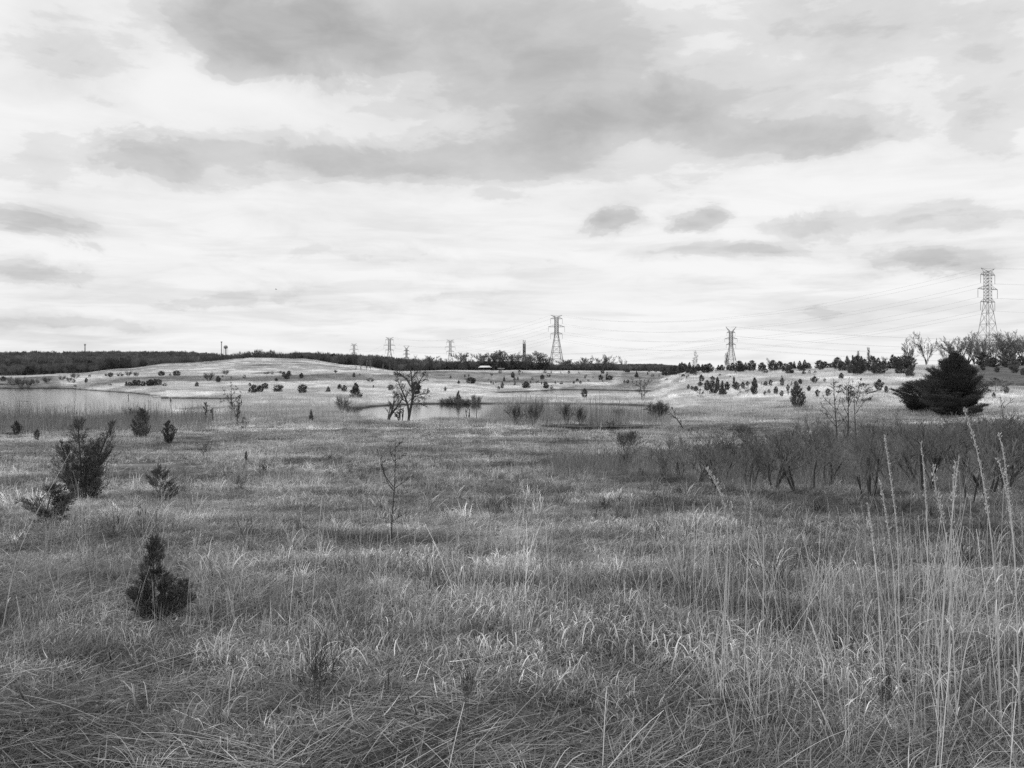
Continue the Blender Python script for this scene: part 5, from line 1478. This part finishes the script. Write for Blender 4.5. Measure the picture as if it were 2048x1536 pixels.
# ------------------------------------------------------------------ far woodland (reads as one mass)
def build_woodland():
    rng = np.random.RandomState(9)
    src = []
    for k in range(7):
        r = np.random.RandomState(300 + k)
        n = 240
        # crown of fine branch sprays on a trunk, 1 high
        u = r.normal(0, 1, (n, 3)); u /= np.linalg.norm(u, axis=1)[:, None]
        rad = r.uniform(.5, 1.0, n)[:, None]
        c = u * rad * np.array([.34, .34, .34]) + np.array([0, 0, .64])
        c[:, 2] = np.maximum(c[:, 2], .12 + .2 * r.rand(n))
        d = (c - np.array([0, 0, .25])); d[:, 2] += .15
        V, q, s = sprigs(r, c, d, .17, .030, False, (.7, 1.4))
        mb = MB(); mb.tube([(0, 0, -.05), (0, 0, .3), (.01, 0, .6)], [.02, .015, .008], 4, False)
        for j in range(9):
            a = r.rand() * 6.283; e = np.array([math.cos(a) * .25, math.sin(a) * .25, r.uniform(.6, .9)])
            mb.tube([(0, 0, .3), e * .6 + np.array([0, 0, .1]), e], [.010, .007, .004], 3, False)
        V2 = np.concatenate(mb.v); q2 = np.concatenate(mb.q)
        arr = merge([(V, q, s), (V2, q2, np.full(len(V2), 1.1))])
        src.append(bpy.data.objects.new("wood_tree_%d" % k, mk_mesh("wood_tree", arr[0], arr[1], None, M_FARTWIG, arr[2])))
    for k in range(2):
        a = cedar_arrays(np.random.RandomState(320 + k), 'cone', 40, 420, .12, .05, up=.5)
        src.append(bpy.data.objects.new("wood_tree_evergreen_%d" % k, mk_mesh("wood_evergreen", a[0], a[1], None, M_CEDAR, a[2] * .9)))
    coll = source("woodland_growth", src)
    names = sorted(o.name for o in coll.objects)
    bare_i = [i for i, n in enumerate(names) if "evergreen" not in n]; ever_i = [i for i, n in enumerate(names) if "evergreen" in n]
    P, S, I, T = [], [], [], []

    def add(X, Y, h, wf, ever):
        n = len(X)
        P.append(np.stack([X, Y, gz(X, Y) - .2], -1))
        s = np.stack([h * wf, h * wf, h], -1); S.append(s)
        ii = np.where(rng.rand(n) < ever, np.array(ever_i)[rng.randint(0, len(ever_i), n)], np.array(bare_i)[rng.randint(0, len(bare_i), n)])
        I.append(ii); T.append(rng.uniform(.65, 1.45, n))
    # the wooded ridge on the left and behind the mound
    Y = rng.uniform(770, 1640, 10500); px = rng.uniform(-260, 905, 10500); X = (px - CX) / FPX * Y
    fade = np.interp(px, [780, 905], [1.0, .6])
    add(X, Y, rng.uniform(9, 14, len(X)) * fade, rng.uniform(.75, 1.15, len(X)), .035)
    # brushy front of the left wood
    Y = rng.uniform(690, 770, 700); px = rng.uniform(-260, 190, 700); X = (px - CX) / FPX * Y
    add(X, Y, rng.uniform(4, 8.5, len(X)), rng.uniform(.8, 1.3, len(X)), .12)
    # dense understorey of the central treeline
    Y = rng.uniform(604, 690, 1500); px = rng.uniform(790, 1242, 1500); X = (px - CX) / FPX * Y
    hh = np.interp(px, [790, 900, 1050, 1110, 1242], [5.5, 7.0, 7.0, 5.0, 4.5])
    add(X, Y, rng.uniform(.55, 1.0, len(X)) * hh, rng.uniform(.8, 1.4, len(X)), .05)
    # hills beyond, seen at right of the treeline
    Y = rng.uniform(2350, 2900, 2600); px = rng.uniform(1100, 1420, 2600); X = (px - CX) / FPX * Y
    add(X, Y, rng.uniform(8, 12, len(X)), rng.uniform(1.0, 1.4, len(X)), .03)
    Y = rng.uniform(640, 760, 500); px = rng.uniform(1230, 1345, 500); X = (px - CX) / FPX * Y
    add(X, Y, rng.uniform(2, 4.5, len(X)), rng.uniform(1.0, 1.5, len(X)), .05)
    n = sum(len(p) for p in P)
    scatter("woodland", coll, np.concatenate(P), rot_rand(rng, n, .03), np.concatenate(S), np.concatenate(I), np.concatenate(T), "dark leafless woodland covering the far ridges", "woodland")


build_woodland()


# ------------------------------------------------------------------ pylons and power lines
def lattice(mb, z0, z1, w0, w1, n, rl, rb):
    """one square tapering lattice section"""
    c = [(-1, -1), (1, -1), (1, 1), (-1, 1)]
    for sx, sy in c: mb.bar((sx * w0, sy * w0, z0), (sx * w1, sy * w1, z1), rl)
    for k in range(n):
        ta, tb = k / n, (k + 1) / n
        za, zb = z0 + (z1 - z0) * ta, z0 + (z1 - z0) * tb
        wa, wb = w0 + (w1 - w0) * ta, w0 + (w1 - w0) * tb
        for j in range(4):
            (ax, ay), (bx, by) = c[j], c[(j + 1) % 4]
            mb.bar((ax * wa, ay * wa, za), (bx * wb, by * wb, zb), rb, 3)
            mb.bar((bx * wa, by * wa, za), (ax * wb, ay * wb, zb), rb, 3)
            mb.bar((ax * wb, ay * wb, zb), (bx * wb, by * wb, zb), rb, 3)


def pylon(name, label, px, Y, H, spec, rz, m, rl=.16, rb=.07, zoff=0.0):
    X, _ = PY(px, Y)
    zg = gz1(X, Y) + zoff
    o = thing(name, label, "pylon", (X, Y, zg), "pylons of the two power lines", rz)
    k = H / 50.0
    b = spec['body'] * k; base = spec['base'] * k; zw = spec['waist'] * k; zt = spec['top'] * k
    mb = MB()
    lattice(mb, 0, zw, base, b, 6, rl, rb)
    lattice(mb, zw, zt, b, b * spec.get('tb', 1.0), spec['panels'], rl * .85, rb)
    link("lattice_body", mb.mesh("lattice_body", m), o)
    att = []
    for z, w in spec['arms']:
        z, w = z * k, w * k
        for sgn in (-1, 1):
            mb = MB()
            for sy in (-1, 1):
                mb.bar((sgn * b, sy * b, z), (sgn * w, 0, z + .15), rl * .7)
                mb.bar((sgn * b, sy * b, z + 1.9 * k), (sgn * w, 0, z + .2), rb * 1.2, 3)
            for q in (.33, .66):
                xx = b + (w - b) * q; yy = b * (1 - q)
                mb.bar((sgn * xx, -yy, z + .05), (sgn * xx, yy, z + .05), rb, 3)
                mb.bar((sgn * xx, -yy, z), (sgn * xx, -yy * .9, z + 1.9 * k * (1 - q)), rb, 3)
            link("crossarm", mb.mesh("crossarm", m), o)
            il = spec['ins'] * k
            mb = MB()
            prof = []
            for q in range(9):
                zz = -il * q / 8
                prof += [(.07, zz), (.17, zz - il / 24), (.07, zz - il / 12)] if q < 8 else [(.07, zz)]
            mb.lathe(prof, 6, (sgn * w, 0, z + .1))
            link("insulator", mb.mesh("insulator", M_GLASSY), o)
            ca, sa = math.cos(rz), math.sin(rz)
            lx = sgn * w; att.append((X + lx * ca, Y + lx * sa, zg + z - il + .05))
    pk = spec['peak']
    for sgn in (-1, 1):
        mb = MB()
        for sy in (-1, 1):
            mb.bar((sgn * b * .9, sy * b * .9, zt), (sgn * pk[0] * k, 0, pk[1] * k), rl * .75)
        mb.bar((sgn * pk[0] * k, 0, pk[1] * k), (sgn * .1, 0, pk[1] * k - .3), rb, 3)
        mb.bar((0, 0, zt), (sgn * pk[0] * k * .5, 0, (zt + pk[1] * k) / 2 + .2), rb, 3)
        link("earth_wire_peak", mb.mesh("earth_wire_peak", m), o)
        ca, sa = math.cos(rz), math.sin(rz)
        lx = sgn * pk[0] * k; att.append((X + lx * ca, Y + lx * sa, zg + pk[1] * k))
    return att


TYPE_A = dict(body=1.5, base=6.4, waist=33, top=48.2, panels=9, arms=[(46.6, 5.4), (39.4, 7.4), (33.0, 5.4)], peak=(5.2, 50), ins=4.4)
TYPE_B = dict(body=1.65, base=6.2, waist=28.5, top=44.5, panels=7, arms=[(43.5, 4.6), (36.6, 7.1), (30.2, 5.4)], peak=(5.9, 50), ins=3.7)
TYPE_C = dict(body=1.7, base=4.2, waist=24.0, top=44.0, panels=12, arms=[(39, 5.6), (31.5, 7.4), (24, 5.6)], peak=(6.0, 50), ins=2.6)


def catenary(a, b, sag, n=28):
    t = np.linspace(0, 1, n)[:, None]
    p = np.asarray(a) * (1 - t) + np.asarray(b) * t
    p[:, 2] -= (4 * sag * t * (1 - t))[:, 0]
    return p


def build_power():
    A1 = pylon("pylon", "large steel pylon rising behind bare trees at the right", 1975.5, 455, 51, dict(TYPE_A, base=5.0, body=1.3), R(26), M_DARKSTEEL, .13, .06)
    A2 = pylon("pylon", "tall grey pylon with wide tapering legs at the centre of the horizon", 1113, 785, 49.5, TYPE_A, R(8), M_STEEL, .22, .10)
    A3 = pylon("pylon", "pale grey pylon with three arms behind the mound's right foot", 779, 1180, 50, TYPE_A, R(14), M_STEEL, .24, .11, zoff=-8)
    A4 = pylon("pylon", "faint pale pylon, leftmost against the wooded ridge", 708, 1560, 50, TYPE_A, R(14), M_STEEL, .26, .12, zoff=-14)
    B1 = pylon("pylon", "pylon with a V-shaped top behind the right hill's cedar row", 1462, 820, 42, TYPE_B, R(5), M_DARKSTEEL, .22, .10)
    B2 = pylon("pylon", "slim dark pylon seen edge-on rising from the central treeline", 1048.5, 1180, 42, TYPE_C, R(72), M_DARKSTEEL, .34, .15)
    B3 = pylon("pylon", "dark pylon with spread V top just behind the pond tree", 813, 1120, 29, TYPE_C, R(4), M_DARKSTEEL, .30, .12)
    C1 = pylon("pylon", "grey three-armed pylon above the left end of the central treeline", 900.5, 1280, 50, TYPE_A, R(6), M_STEEL, .26, .12, zoff=-2)
    C2 = pylon("pylon", "tiny faint pylon, left one of the two small ones over the ridge's right end", 831, 2050, 40, TYPE_B, R(4), M_STEEL, .3, .12, zoff=-6)
    C3 = pylon("pylon", "tiny faint pylon, right one of the two small ones over the ridge's right end", 861, 2300, 38, TYPE_B, R(4), M_STEEL, .3, .12, zoff=-6)
    far_a = np.array(A1) + np.array([330, -260, 4])
    far_b = np.array(B1) + np.array([640, -80, 3])
    lv = ["upper", "upper", "middle", "middle", "lower", "lower", "topmost earth", "topmost earth"]
    sd = ["left", "right"] * 4

    def span(P, Q, sag, r, where, which=range(8)):
        for k in which:
            mb = MB(); mb.tube(catenary(P[k], Q[k], sag), r, 4, False)
            o = link("power_line", mb.mesh("power_line", M_WIRE))
            tag(o, "%s wire of the %s side %s" % (lv[k], sd[k], where), "power line", "power line wires")
    span(A1, A2, 15, .038, "between the large pylon and the central one")
    span(A2, A3, 12, .042, "from the central pylon to the mound's pylon")
    span(A3, A4, 9, .045, "between the mound's pylon and the faint leftmost one", range(6))
    span(A1, far_a, 12, .026, "running right from the large pylon out of frame")
    span(B1, far_b, 16, .040, "running right from the V-topped hill pylon")
    span(B1, C1, 15, .042, "between the V-topped hill pylon and the treeline pylon", range(6))


build_power()


# ------------------------------------------------------------------ buildings, towers and small built things
def build_built():
    # water tower on the ridge
    def ridge(px, Y, row_top):                            # stand it so that its top shows at this row
        X, _ = PY(px, Y); return X, gz1(X, Y), CZ + (HOR - row_top) / FPX * Y
    X, z, zt = ridge(451.3, 1530, 690.5)
    H = zt - z
    o = thing("water_tower", "legged water tower with a round grey tank above the wooded ridge", "water tower", (X, 1530, z))
    mb = MB()
    prof = [(0, 0), (1.6, .15), (2.9, 1.0), (3.45, 2.3), (3.45, 3.9), (2.9, 5.0), (1.5, 5.7), (0, 5.95)]
    mb.lathe([(a, b + H - 5.95) for a, b in prof], 18); link("tank", mb.mesh("tank", M_TANK, True), o)
    mb = MB(); mb.tube([(0, 0, -1), (0, 0, H - 5.6)], .75, 10); link("riser_pipe", mb.mesh("riser_pipe", M_TANK), o)
    for k in range(5):
        a = k * 2 * math.pi / 5 + .4
        mb = MB(); mb.bar((4.0 * math.cos(a), 4.0 * math.sin(a), -1), (3.3 * math.cos(a), 3.3 * math.sin(a), H - 4), .24); link("leg", mb.mesh("leg", M_TANK), o)
    mb = MB(); mb.lathe([(3.5, H - 4.1), (3.95, H - 4.1), (3.95, H - 3.8), (3.5, H - 3.8)], 18); link("balcony", mb.mesh("balcony", M_TANK), o)
    # masts
    def mast(px, Y, row_top, lab, head):
        X, z, zt = ridge(px, Y, row_top); H = zt - z
        o = thing("radio_mast", lab, "mast", (X, Y, z))
        mb = MB(); lattice(mb, -1, H - 2, .75, .45, 16, .16, .09); link("lattice_body", mb.mesh("lattice_body", M_STEEL if head == 0 else M_DARKSTEEL), o)
        mb = MB()
        if head == 0:
            mb.lathe([(0, H - 2), (1.6, H - 1.9), (1.6, H - .6), (0, H - .5)], 10); link("antenna_platform", mb.mesh("antenna_platform", M_DARKSTEEL), o)
        else:
            for k in range(6):
                a = k * math.pi / 3
                p = MB(); p.box((1.3 * math.cos(a), 1.3 * math.sin(a), H - 1.4), (.5, .35, 2.6), a); link("antenna_panel", p.mesh("antenna_panel", M_DARKSTEEL), o)
            mb.lathe([(.3, H - 1.6), (1.25, H - 1.6), (1.25, H - 1.3), (.3, H - 1.3)], 10); link("antenna_platform", mb.mesh("antenna_platform", M_DARKSTEEL), o)
    mast(443, 1545, 682.5, "thin pale lattice mast standing just left of the water tower", 0)
    mast(170, 1500, 687.5, "dark antenna mast rising from the wooded ridge at the left", 1)

    def house(px, Y, row, w, d, h, lab, rz, walls, roofm, name="house", cat="house"):
        X, _ = PY(px, Y)
        zt = CZ + (HOR - row) / FPX * Y
        zg = gz1(X, Y)
        o = thing(name, lab, cat, (X, Y, zg), rz=rz)
        h = max(h, zt - zg)
        mb = MB(); mb.box((0, 0, h / 2 - .5), (w, d, h + 1)); link("wall", mb.mesh("wall", walls), o)
        mb = MB(); e = .5
        V = [(-w / 2 - e, -d / 2 - e, h - .05), (w / 2 + e, -d / 2 - e, h - .05), (w / 2 + e, d / 2 + e, h - .05), (-w / 2 - e, d / 2 + e, h - .05), (-w / 2 - e, 0, h + d * .32), (w / 2 + e, 0, h + d * .32)]
        mb.add(V, [[0, 1, 5, 4], [2, 3, 4, 5], [3, 2, 1, 0]], [[0, 4, 3], [1, 2, 5]]); link("roof", mb.mesh("roof", roofm), o)
        for k in (-1, 0, 1):
            mb = MB(); mb.box((k * w * .3, -d / 2 - .02, h - 1.4), (1.0, .08, 1.3)); link("window", mb.mesh("window", M_GLASSY), o)
        return o
    house(28, 1330, 715.0, 5.5, 5, 5, "small bright white house among trees on the left ridge", .3, M_WHITE, M_ROOFDARK)
    house(51, 1345, 713.2, 10, 6, 4, "low pale house right of the white one on the ridge", .1, M_WHITE, M_ROOFPALE)
    # the picnic shelter
    X, Y = PY(970, 585)
    zg = gz1(X, Y)
    o = thing("shelter", "low dark shelter with a bright metal roof before the treeline", "shelter", (X, Y, zg), rz=.05)
    w, d, h = 7.6, 5.0, 2.3
    mb = MB(); mb.box((0, d / 2 - .2, h / 2), (w - .6, .15, h)); mb.box((-w / 2 + .4, .3, h / 2), (.15, d - 1, h)); mb.box((w / 2 - .4, .3, h / 2), (.15, d - 1, h)); mb.box((0, -d / 2 + .6, .55), (w - .8, .12, 1.1)); link("wall", mb.mesh("wall", M_WALLDARK), o)
    for k in range(4):
        mb = MB(); mb.box((-w / 2 + .5 + k * (w - 1) / 3, -d / 2 + .3, h / 2), (.18, .18, h)); link("post", mb.mesh("post", M_WALLDARK), o)
    mb = MB()
    V = [(-w / 2 - .9, -d / 2 - .6, h), (w / 2 + .9, -d / 2 - .6, h), (w / 2 + .9, d / 2 + .6, h), (-w / 2 - .9, d / 2 + .6, h), (-w / 2 + 1, 0, h + 1.25), (w / 2 - 1, 0, h + 1.25)]
    mb.add(V, [[0, 1, 5, 4], [2, 3, 4, 5], [3, 2, 1, 0]], [[0, 4, 3], [1, 2, 5]]); link("roof", mb.mesh("roof", M_ROOFPALE), o)
    X, Y = PY(1002.5, 592); zg = gz1(X, Y)
    o = thing("shed", "tiny flat shed with a pale roof right of the shelter", "shed", (X, Y, zg))
    mb = MB(); mb.box((0, 0, .7), (3.6, 2.5, 1.8)); link("wall", mb.mesh("wall", M_WALLDARK), o)
    mb = MB(); mb.box((0, 0, 1.72), (4.6, 3.2, .22)); link("roof", mb.mesh("roof", M_ROOFPALE), o)
    # dock at the far left bank
    X, Y = W2(2, 776.5); Y -= 1
    o = thing("dock", "low dark wooden dock at the lake's far left edge", "dock", (X, Y, 0))
    mb = MB(); mb.box((-4, 8, 1.55), (12, 3.5, .35)); link("deck", mb.mesh("deck", M_WALLDARK), o)
    for k in range(4):
        mb = MB(); mb.bar((-9.2 + k * 3.3, 6.6, -.5), (-9.2 + k * 3.3, 6.6, 1.5), .14); link("post", mb.mesh("post", M_WALLDARK), o)
    # nest box on its post
    X, Y = hit(425, 845)
    zg = gz1(X, Y); m = Y / FPX
    o = thing("nest_box", "wooden nest box hung on a weathered post in the meadow", "nest box", (X, Y, zg))
    mb = MB(); mb.box((0, 0, .75), (.16, .14, 1.7)); link("post", mb.mesh("post", M_WOOD), o)
    mb = MB(); mb.box((-.16, -.04, 1.22), (.17, .22, .34)); bx = link("box", mb.mesh("box", M_WOOD), o)
    mb = MB(); mb.box((-.17, -.06, 1.41), (.24, .30, .03)); link("roof", mb.mesh("roof", M_WOOD), bx)
    mb = MB(); mb.tube([(-.16, -.148, 1.28), (-.16, -.156, 1.28)], .022, 8); link("entrance_hole", mb.mesh("entrance_hole", M_BIRD), bx)
    # posts at the lake
    def post(px, row, hp, w, lab, extra=False):
        X, Y = hit(px, row); Y = max(Y, 100); X = (px - CX) / FPX * Y
        zg = max(gz1(X, Y), -.4)
        top = CZ + (HOR - (row - hp)) / FPX * Y
        o = thing("post", lab, "post", (X, Y, zg))
        mb = MB()
        mb.box((0, 0, (top - zg) / 2 - .2), (w, w, top - zg + .4)); link("upright", mb.mesh("upright", M_WOOD), o)
        if extra:
            mb = MB(); mb.box((w * 1.05, 0, (top - zg) / 2 - .25), (w * .8, w * .8, top - zg + .3)); link("brace", mb.mesh("brace", M_PALEWOOD), o)
        else:
            mb = MB(); mb.box((-w * .9, 0, top - zg - .25), (w, w * .6, .3)); link("bracket", mb.mesh("bracket", M_WOOD), o)
    post(257, 806, 18, .10, "thin post with a bracket standing in the lake reeds")
    post(341, 808, 13, .22, "short thick post with a pale brace at the lake's right shore", True)
    X, Y = hit(953, 838)
    o = thing("post", "thin dark stake standing at the pond's near edge", "post", (X, Y, gz1(X, Y)))
    mb = MB(); mb.tube([(0, 0, -.2), (.01, 0, .6), (.02, 0, 1.35)], [.05, .045, .04], 6); link("upright", mb.mesh("upright", M_WALLDARK), o)
    # rail in the reeds
    X, Y = PY(45, 98); z = CZ + (HOR - 802.5) / FPX * Y
    o = thing("rail", "thin dark rail on two stakes among the lake reeds", "rail", (X, Y, 0))
    mb = MB(); mb.bar((-.65, 0, z), (.65, 0, z), .016); link("bar", mb.mesh("bar", M_WALLDARK), o)
    for s in (-.55, .55):
        mb = MB(); mb.bar((s, 0, -.2), (s, 0, z), .014); link("stake", mb.mesh("stake", M_WALLDARK), o)
    # drift logs
    rng = np.random.RandomState(2)
    for (px, row, L, rz, mm, lab, zz) in ((321, 793.6, 4.0, .1, M_PALEWOOD, "pale drift log, farthest of three off the lake's right shore", .05), (328, 795.0, 5.0, -.1, M_PALEWOOD, "long pale drift log in the middle of the three", .05), (337, 796.4, 3.2, .2, M_WOOD, "dark drift log nearest the shore of the three", .06),
                                      (1205, 854.5, 9.0, .02, M_WALLDARK, "long black log lying along the ditch's far edge", .12), (1165, 855.5, 5.0, -.05, M_WALLDARK, "shorter black log left in the ditch water", .08)):
        X, Y = W2(px, row); 
        if row > 850: X, Y = PY(px, 90.5)
        o = thing("drift_log", lab, "log", (X, Y, zz), "logs in the water", rz)
        n = 9
        p = [(L * (t - .5), rng.normal(0, .06), rng.normal(0, .03)) for t in np.linspace(0, 1, n)]
        mb = MB(); mb.tube(p, np.linspace(.17, .09, n) * (1 if row > 850 else 1.3), 7); link("trunk", mb.mesh("trunk", mm, True), o)
        mb = MB(); mb.tube([p[3], (p[3][0] + .3, .25, .25)], [.06, .03], 5); link("branch_stub", mb.mesh("branch_stub", mm), o)
    # the bird
    Yb = 160.0
    X = (552 - CX) / FPX * Yb; Z = CZ + (HOR - 578.5) / FPX * Yb
    mb = MB()
    mb.lathe([(0.001, -.16), (.035, -.12), (.06, -.03), (.055, .05), (.03, .12), (.012, .17), (.001, .19)], 8)
    V = np.concatenate(mb.v); V = V[:, [2, 0, 1]]; mb.v = [V]
    for s in (-1, 1):
        mb.add([(.05, s * .04, .02), (-.07, s * .04, .02), (-.05, s * .2, .07), (.06, s * .18, .08), (-.06, s * .36, .02), (.02, s * .36, .025)], [[0, 1, 2, 3], [3, 2, 4, 5]])
    mb.add([(-.13, -.02, 0), (-.13, .02, 0), (-.24, .06, 0), (-.24, -.06, 0)], [[0, 1, 2, 3]])
    o = link("bird", mb.mesh("bird", M_BIRD)); o.location = (X, Yb, Z); o.rotation_euler = (.2, .1, .5)
    tag(o, "small dark bird flying in the sky left of centre", "bird")


build_built()


# ------------------------------------------------------------------ tall grass stalks in the foreground
def build_stalks():
    rng = np.random.RandomState(41)

    def stalk(seq, Y, label, head=.34, r=.0036, seed=0, loose=False):
        """seq: tip first, foot last, in columns and rows"""
        p = []
        n = len(seq)
        for k, (a, b) in enumerate(seq): p.append(((a - CX) / FPX * Y, Y, CZ + (HOR - b) / FPX * Y))
        p = np.array(p)
        x0 = p[-1, 0]; z0 = gz1(x0, Y)
        p[-1, 2] = z0 - .03
        t = np.linspace(0, n - 1, 24)
        q = np.stack([np.interp(t, np.arange(n), p[:, k]) for k in range(3)], -1)
        for _ in range(3): q[1:-1] = (q[:-2] + 2 * q[1:-1] + q[2:]) / 4
        q = q - np.array([x0, Y, z0])
        o = thing("grass_stalk", label, "grass stalk", (x0, Y, z0), "tall grass stalks in the foreground")
        mb = MB(); mb.tube(q[::-1], np.linspace(r, r * .45, 24), 5)
        link("stem", mb.mesh("stem", M_STALK, True), o)
        # leaves
        mb = MB()
        seg = np.linalg.norm(np.diff(q, axis=0), axis=1); cum = np.concatenate([[0], np.cumsum(seg)])
        Ltot = cum[-1]
        for k in range(3):
            s = Ltot * rng.uniform(.5, .9); b = np.array([np.interp(s, cum, q[:, j]) for j in range(3)])
            a = rng.rand() * 6.283; L = rng.uniform(.12, .3)
            pts = [b + np.array([math.cos(a) * L * x, math.sin(a) * L * x, L * (.8 * x - 1.1 * x * x)]) for x in np.linspace(0, 1, 6)]
            w = np.array([-math.sin(a), math.cos(a), 0]) * .0035
            V = []
            for j, c in enumerate(pts): V += [c - w * (1 - j / 6), c + w * (1 - j / 6)]
            mb.add(V, [[2 * j, 2 * j + 1, 2 * j + 3, 2 * j + 2] for j in range(5)])
        link("leaf", mb.mesh("leaf", M_STALK), o)
        # seed head: clusters of small spikelets along the tip
        if head:
            hl = Ltot * head
            B, D = [], []
            nsp = int(150 * hl)
            for k in range(nsp):
                s = hl * (k + rng.rand()) / nsp
                if rng.rand() < .25 + .2 * math.sin(s * 60): continue
                for _ in range(3):
                    b = np.array([np.interp(s + rng.normal(0, .003), cum, q[:, j]) for j in range(3)])
                    B.append(b + rng.normal(0, .0028 if not loose else .006, 3)); D.append([rng.normal(0, .45), rng.normal(0, .45), 1.0])
            B, D = np.array(B), np.array(D)
            V, qd, _s = sprigs(rng, B, D, .014 if not loose else .02, .0048, True)
            link("seed_head", mk_mesh("seed_head", V, qd, None, M_SEED), o)

    stalk([(1928, 818), (1945, 865), (1962, 935), (1980, 1050), (1992, 1160), (2005, 1420)], 4.3, "tallest seed-headed grass stalk, leaning over the huge cedar's foot", .34)
    stalk([(1769, 872), (1776, 920), (1784, 975), (1792, 1040), (1797, 1100), (1800, 1250)], 5.6, "straight seed-headed grass stalk in front of the thick-trunked shrub", .40)
    stalk([(1842, 886), (1847, 930), (1851, 990), (1855, 1060), (1857, 1240)], 5.8, "short seed-headed grass stalk right of the thick-trunked shrub", .28)
    stalk([(1998, 869), (2008, 910), (2016, 975), (2024, 1050), (2031, 1115), (2040, 1400)], 4.5, "double seed-headed grass stalk near the right edge of the picture", .30, .0036)
    stalk([(1996, 918), (2008, 960), (2018, 1015), (2030, 1110), (2042, 1380)], 4.6, "thinner seed-headed stalk just left of the double-headed one", .25)
    stalk([(1759, 964), (1768, 1005), (1778, 1070), (1788, 1140), (1800, 1330)], 5.0, "leaning seed-headed stalk left of the straight one", .26)
    stalk([(1735, 1005), (1742, 1050), (1750, 1110), (1757, 1180), (1764, 1330)], 5.0, "low seed-headed stalk, leftmost of the right-hand group", .25)
    stalk([(1911, 925), (1907, 970), (1904, 1040), (1902, 1120), (1895, 1380)], 4.6, "upright seed-headed stalk between the bent shrub and the tallest stalk", .24)
    stalk([(1918, 912), (1912, 960), (1905, 1030), (1892, 1150), (1870, 1400)], 4.5, "thin stalk crossing behind the upright seed-headed one", .16)
    stalk([(1866, 930), (1872, 985), (1888, 1050), (1900, 1120), (1915, 1390)], 4.6, "loose plumed stalk leaning right, left of the crossing stalks", .22, loose=True)
    stalk([(1412, 935), (1425, 955), (1440, 985), (1456, 1030), (1455, 1110), (1445, 1310)], 4.9, "curved plumed stalk drooping left before the thicket's front corner", .24, loose=True)
    stalk([(1463, 1002), (1462, 1040), (1456, 1100), (1450, 1180), (1440, 1320)], 4.9, "loose plumed stalk just right of the curved one", .26, loose=True)
    stalk([(1503, 1003), (1500, 1050), (1495, 1120), (1488, 1320)], 5.2, "plain thin stalk standing apart right of the plumed pair", .16)
    stalk([(1990, 1130), (1960, 1210), (1930, 1300), (1905, 1400)], 4.4, "bare slanting stalk crossing the tallest one low down", .0)
    stalk([(140, 905), (110, 960), (70, 1030), (30, 1120), (0, 1200)], 6.5, "thick bent stalk slanting up across the low sprawling cedar", .0, .0038)
    stalk([(758, 900), (765, 990), (795, 1050), (800, 1105)], 9.0, "thin broken stalk hooked beside the centre sapling", .0, .003)
    # many thin lesser stalks: a loose stand (uncountable)
    src = []
    for k in range(5):
        r = np.random.RandomState(500 + k)
        src.append(tuft("thin_stem_%d" % k, [blades(r, 2, .12, (.8, 1.35), (.0, .20), (-.1, .22), (.0026, .0040), 6, taper=False, shade=(.9, 1.4)),
                                            blades(r, 4, .08, (.3, .6), (.1, .6), (.2, 1.0), (.003, .005), 5, hook=(.2, 1.6), shade=(.9, 1.4)),
                                            blades(r, [0, 1, 0, 1, 1][k], .1, (.8, 1.2), (.5, 1.1), (-.1, .25), (.0026, .0038), 5, taper=False, shade=(.9, 1.5))]))
    coll = source("thin_stem_growth", src)
    r = np.random.RandomState(8)
    n = 420
    Y = r.uniform(3.2, 11, n); u = np.where(r.rand(n) < .55, r.uniform(.18, .66, n), r.uniform(-.62, .5, n)); X = u * Y
    k = (fbm(X * .4 + 12, Y * .4, 2) > .42) & ~((X < -.15 * Y) & (Y < 6.5))
    X, Y = X[k], Y[k]; n = len(X)
    scatter("thin_stems", coll, np.stack([X, Y, gz(X, Y) - .02], -1), rot_rand(r, n, .08), sc3(r.uniform(.5, 1.0, n)), r.randint(0, 5, n), r.uniform(.34, .55, n),
            "thin pale stems standing above the matted grass", "grass")


build_stalks()


# ------------------------------------------------------------------ labels told apart by their order
ORD = ["first", "second", "third", "fourth", "fifth", "sixth", "seventh", "eighth", "ninth", "tenth", "eleventh", "twelfth", "thirteenth", "fourteenth", "fifteenth", "sixteenth", "seventeenth", "eighteenth", "nineteenth", "twentieth"]


def settle_labels():
    sets = {}
    for o, px, w, tail, plural, g in PLANTED: sets.setdefault((w, tail, plural), []).append((px, o))
    for (w, tail, plural), lst in sets.items():
        lst.sort(key=lambda a: a[0])
        n = len(lst)
        for k, (px, o) in enumerate(lst):
            if n == 1: o['label'] = "the only %s %s" % (w, tail)
            elif k == 0: o['label'] = "leftmost %s %s" % (w, tail)
            elif k == n - 1: o['label'] = "rightmost %s %s" % (w, tail)
            else: o['label'] = "%s from left of the %s %s" % (ORD[k] if k < 20 else "%dth" % (k + 1), plural, tail)


settle_labels()
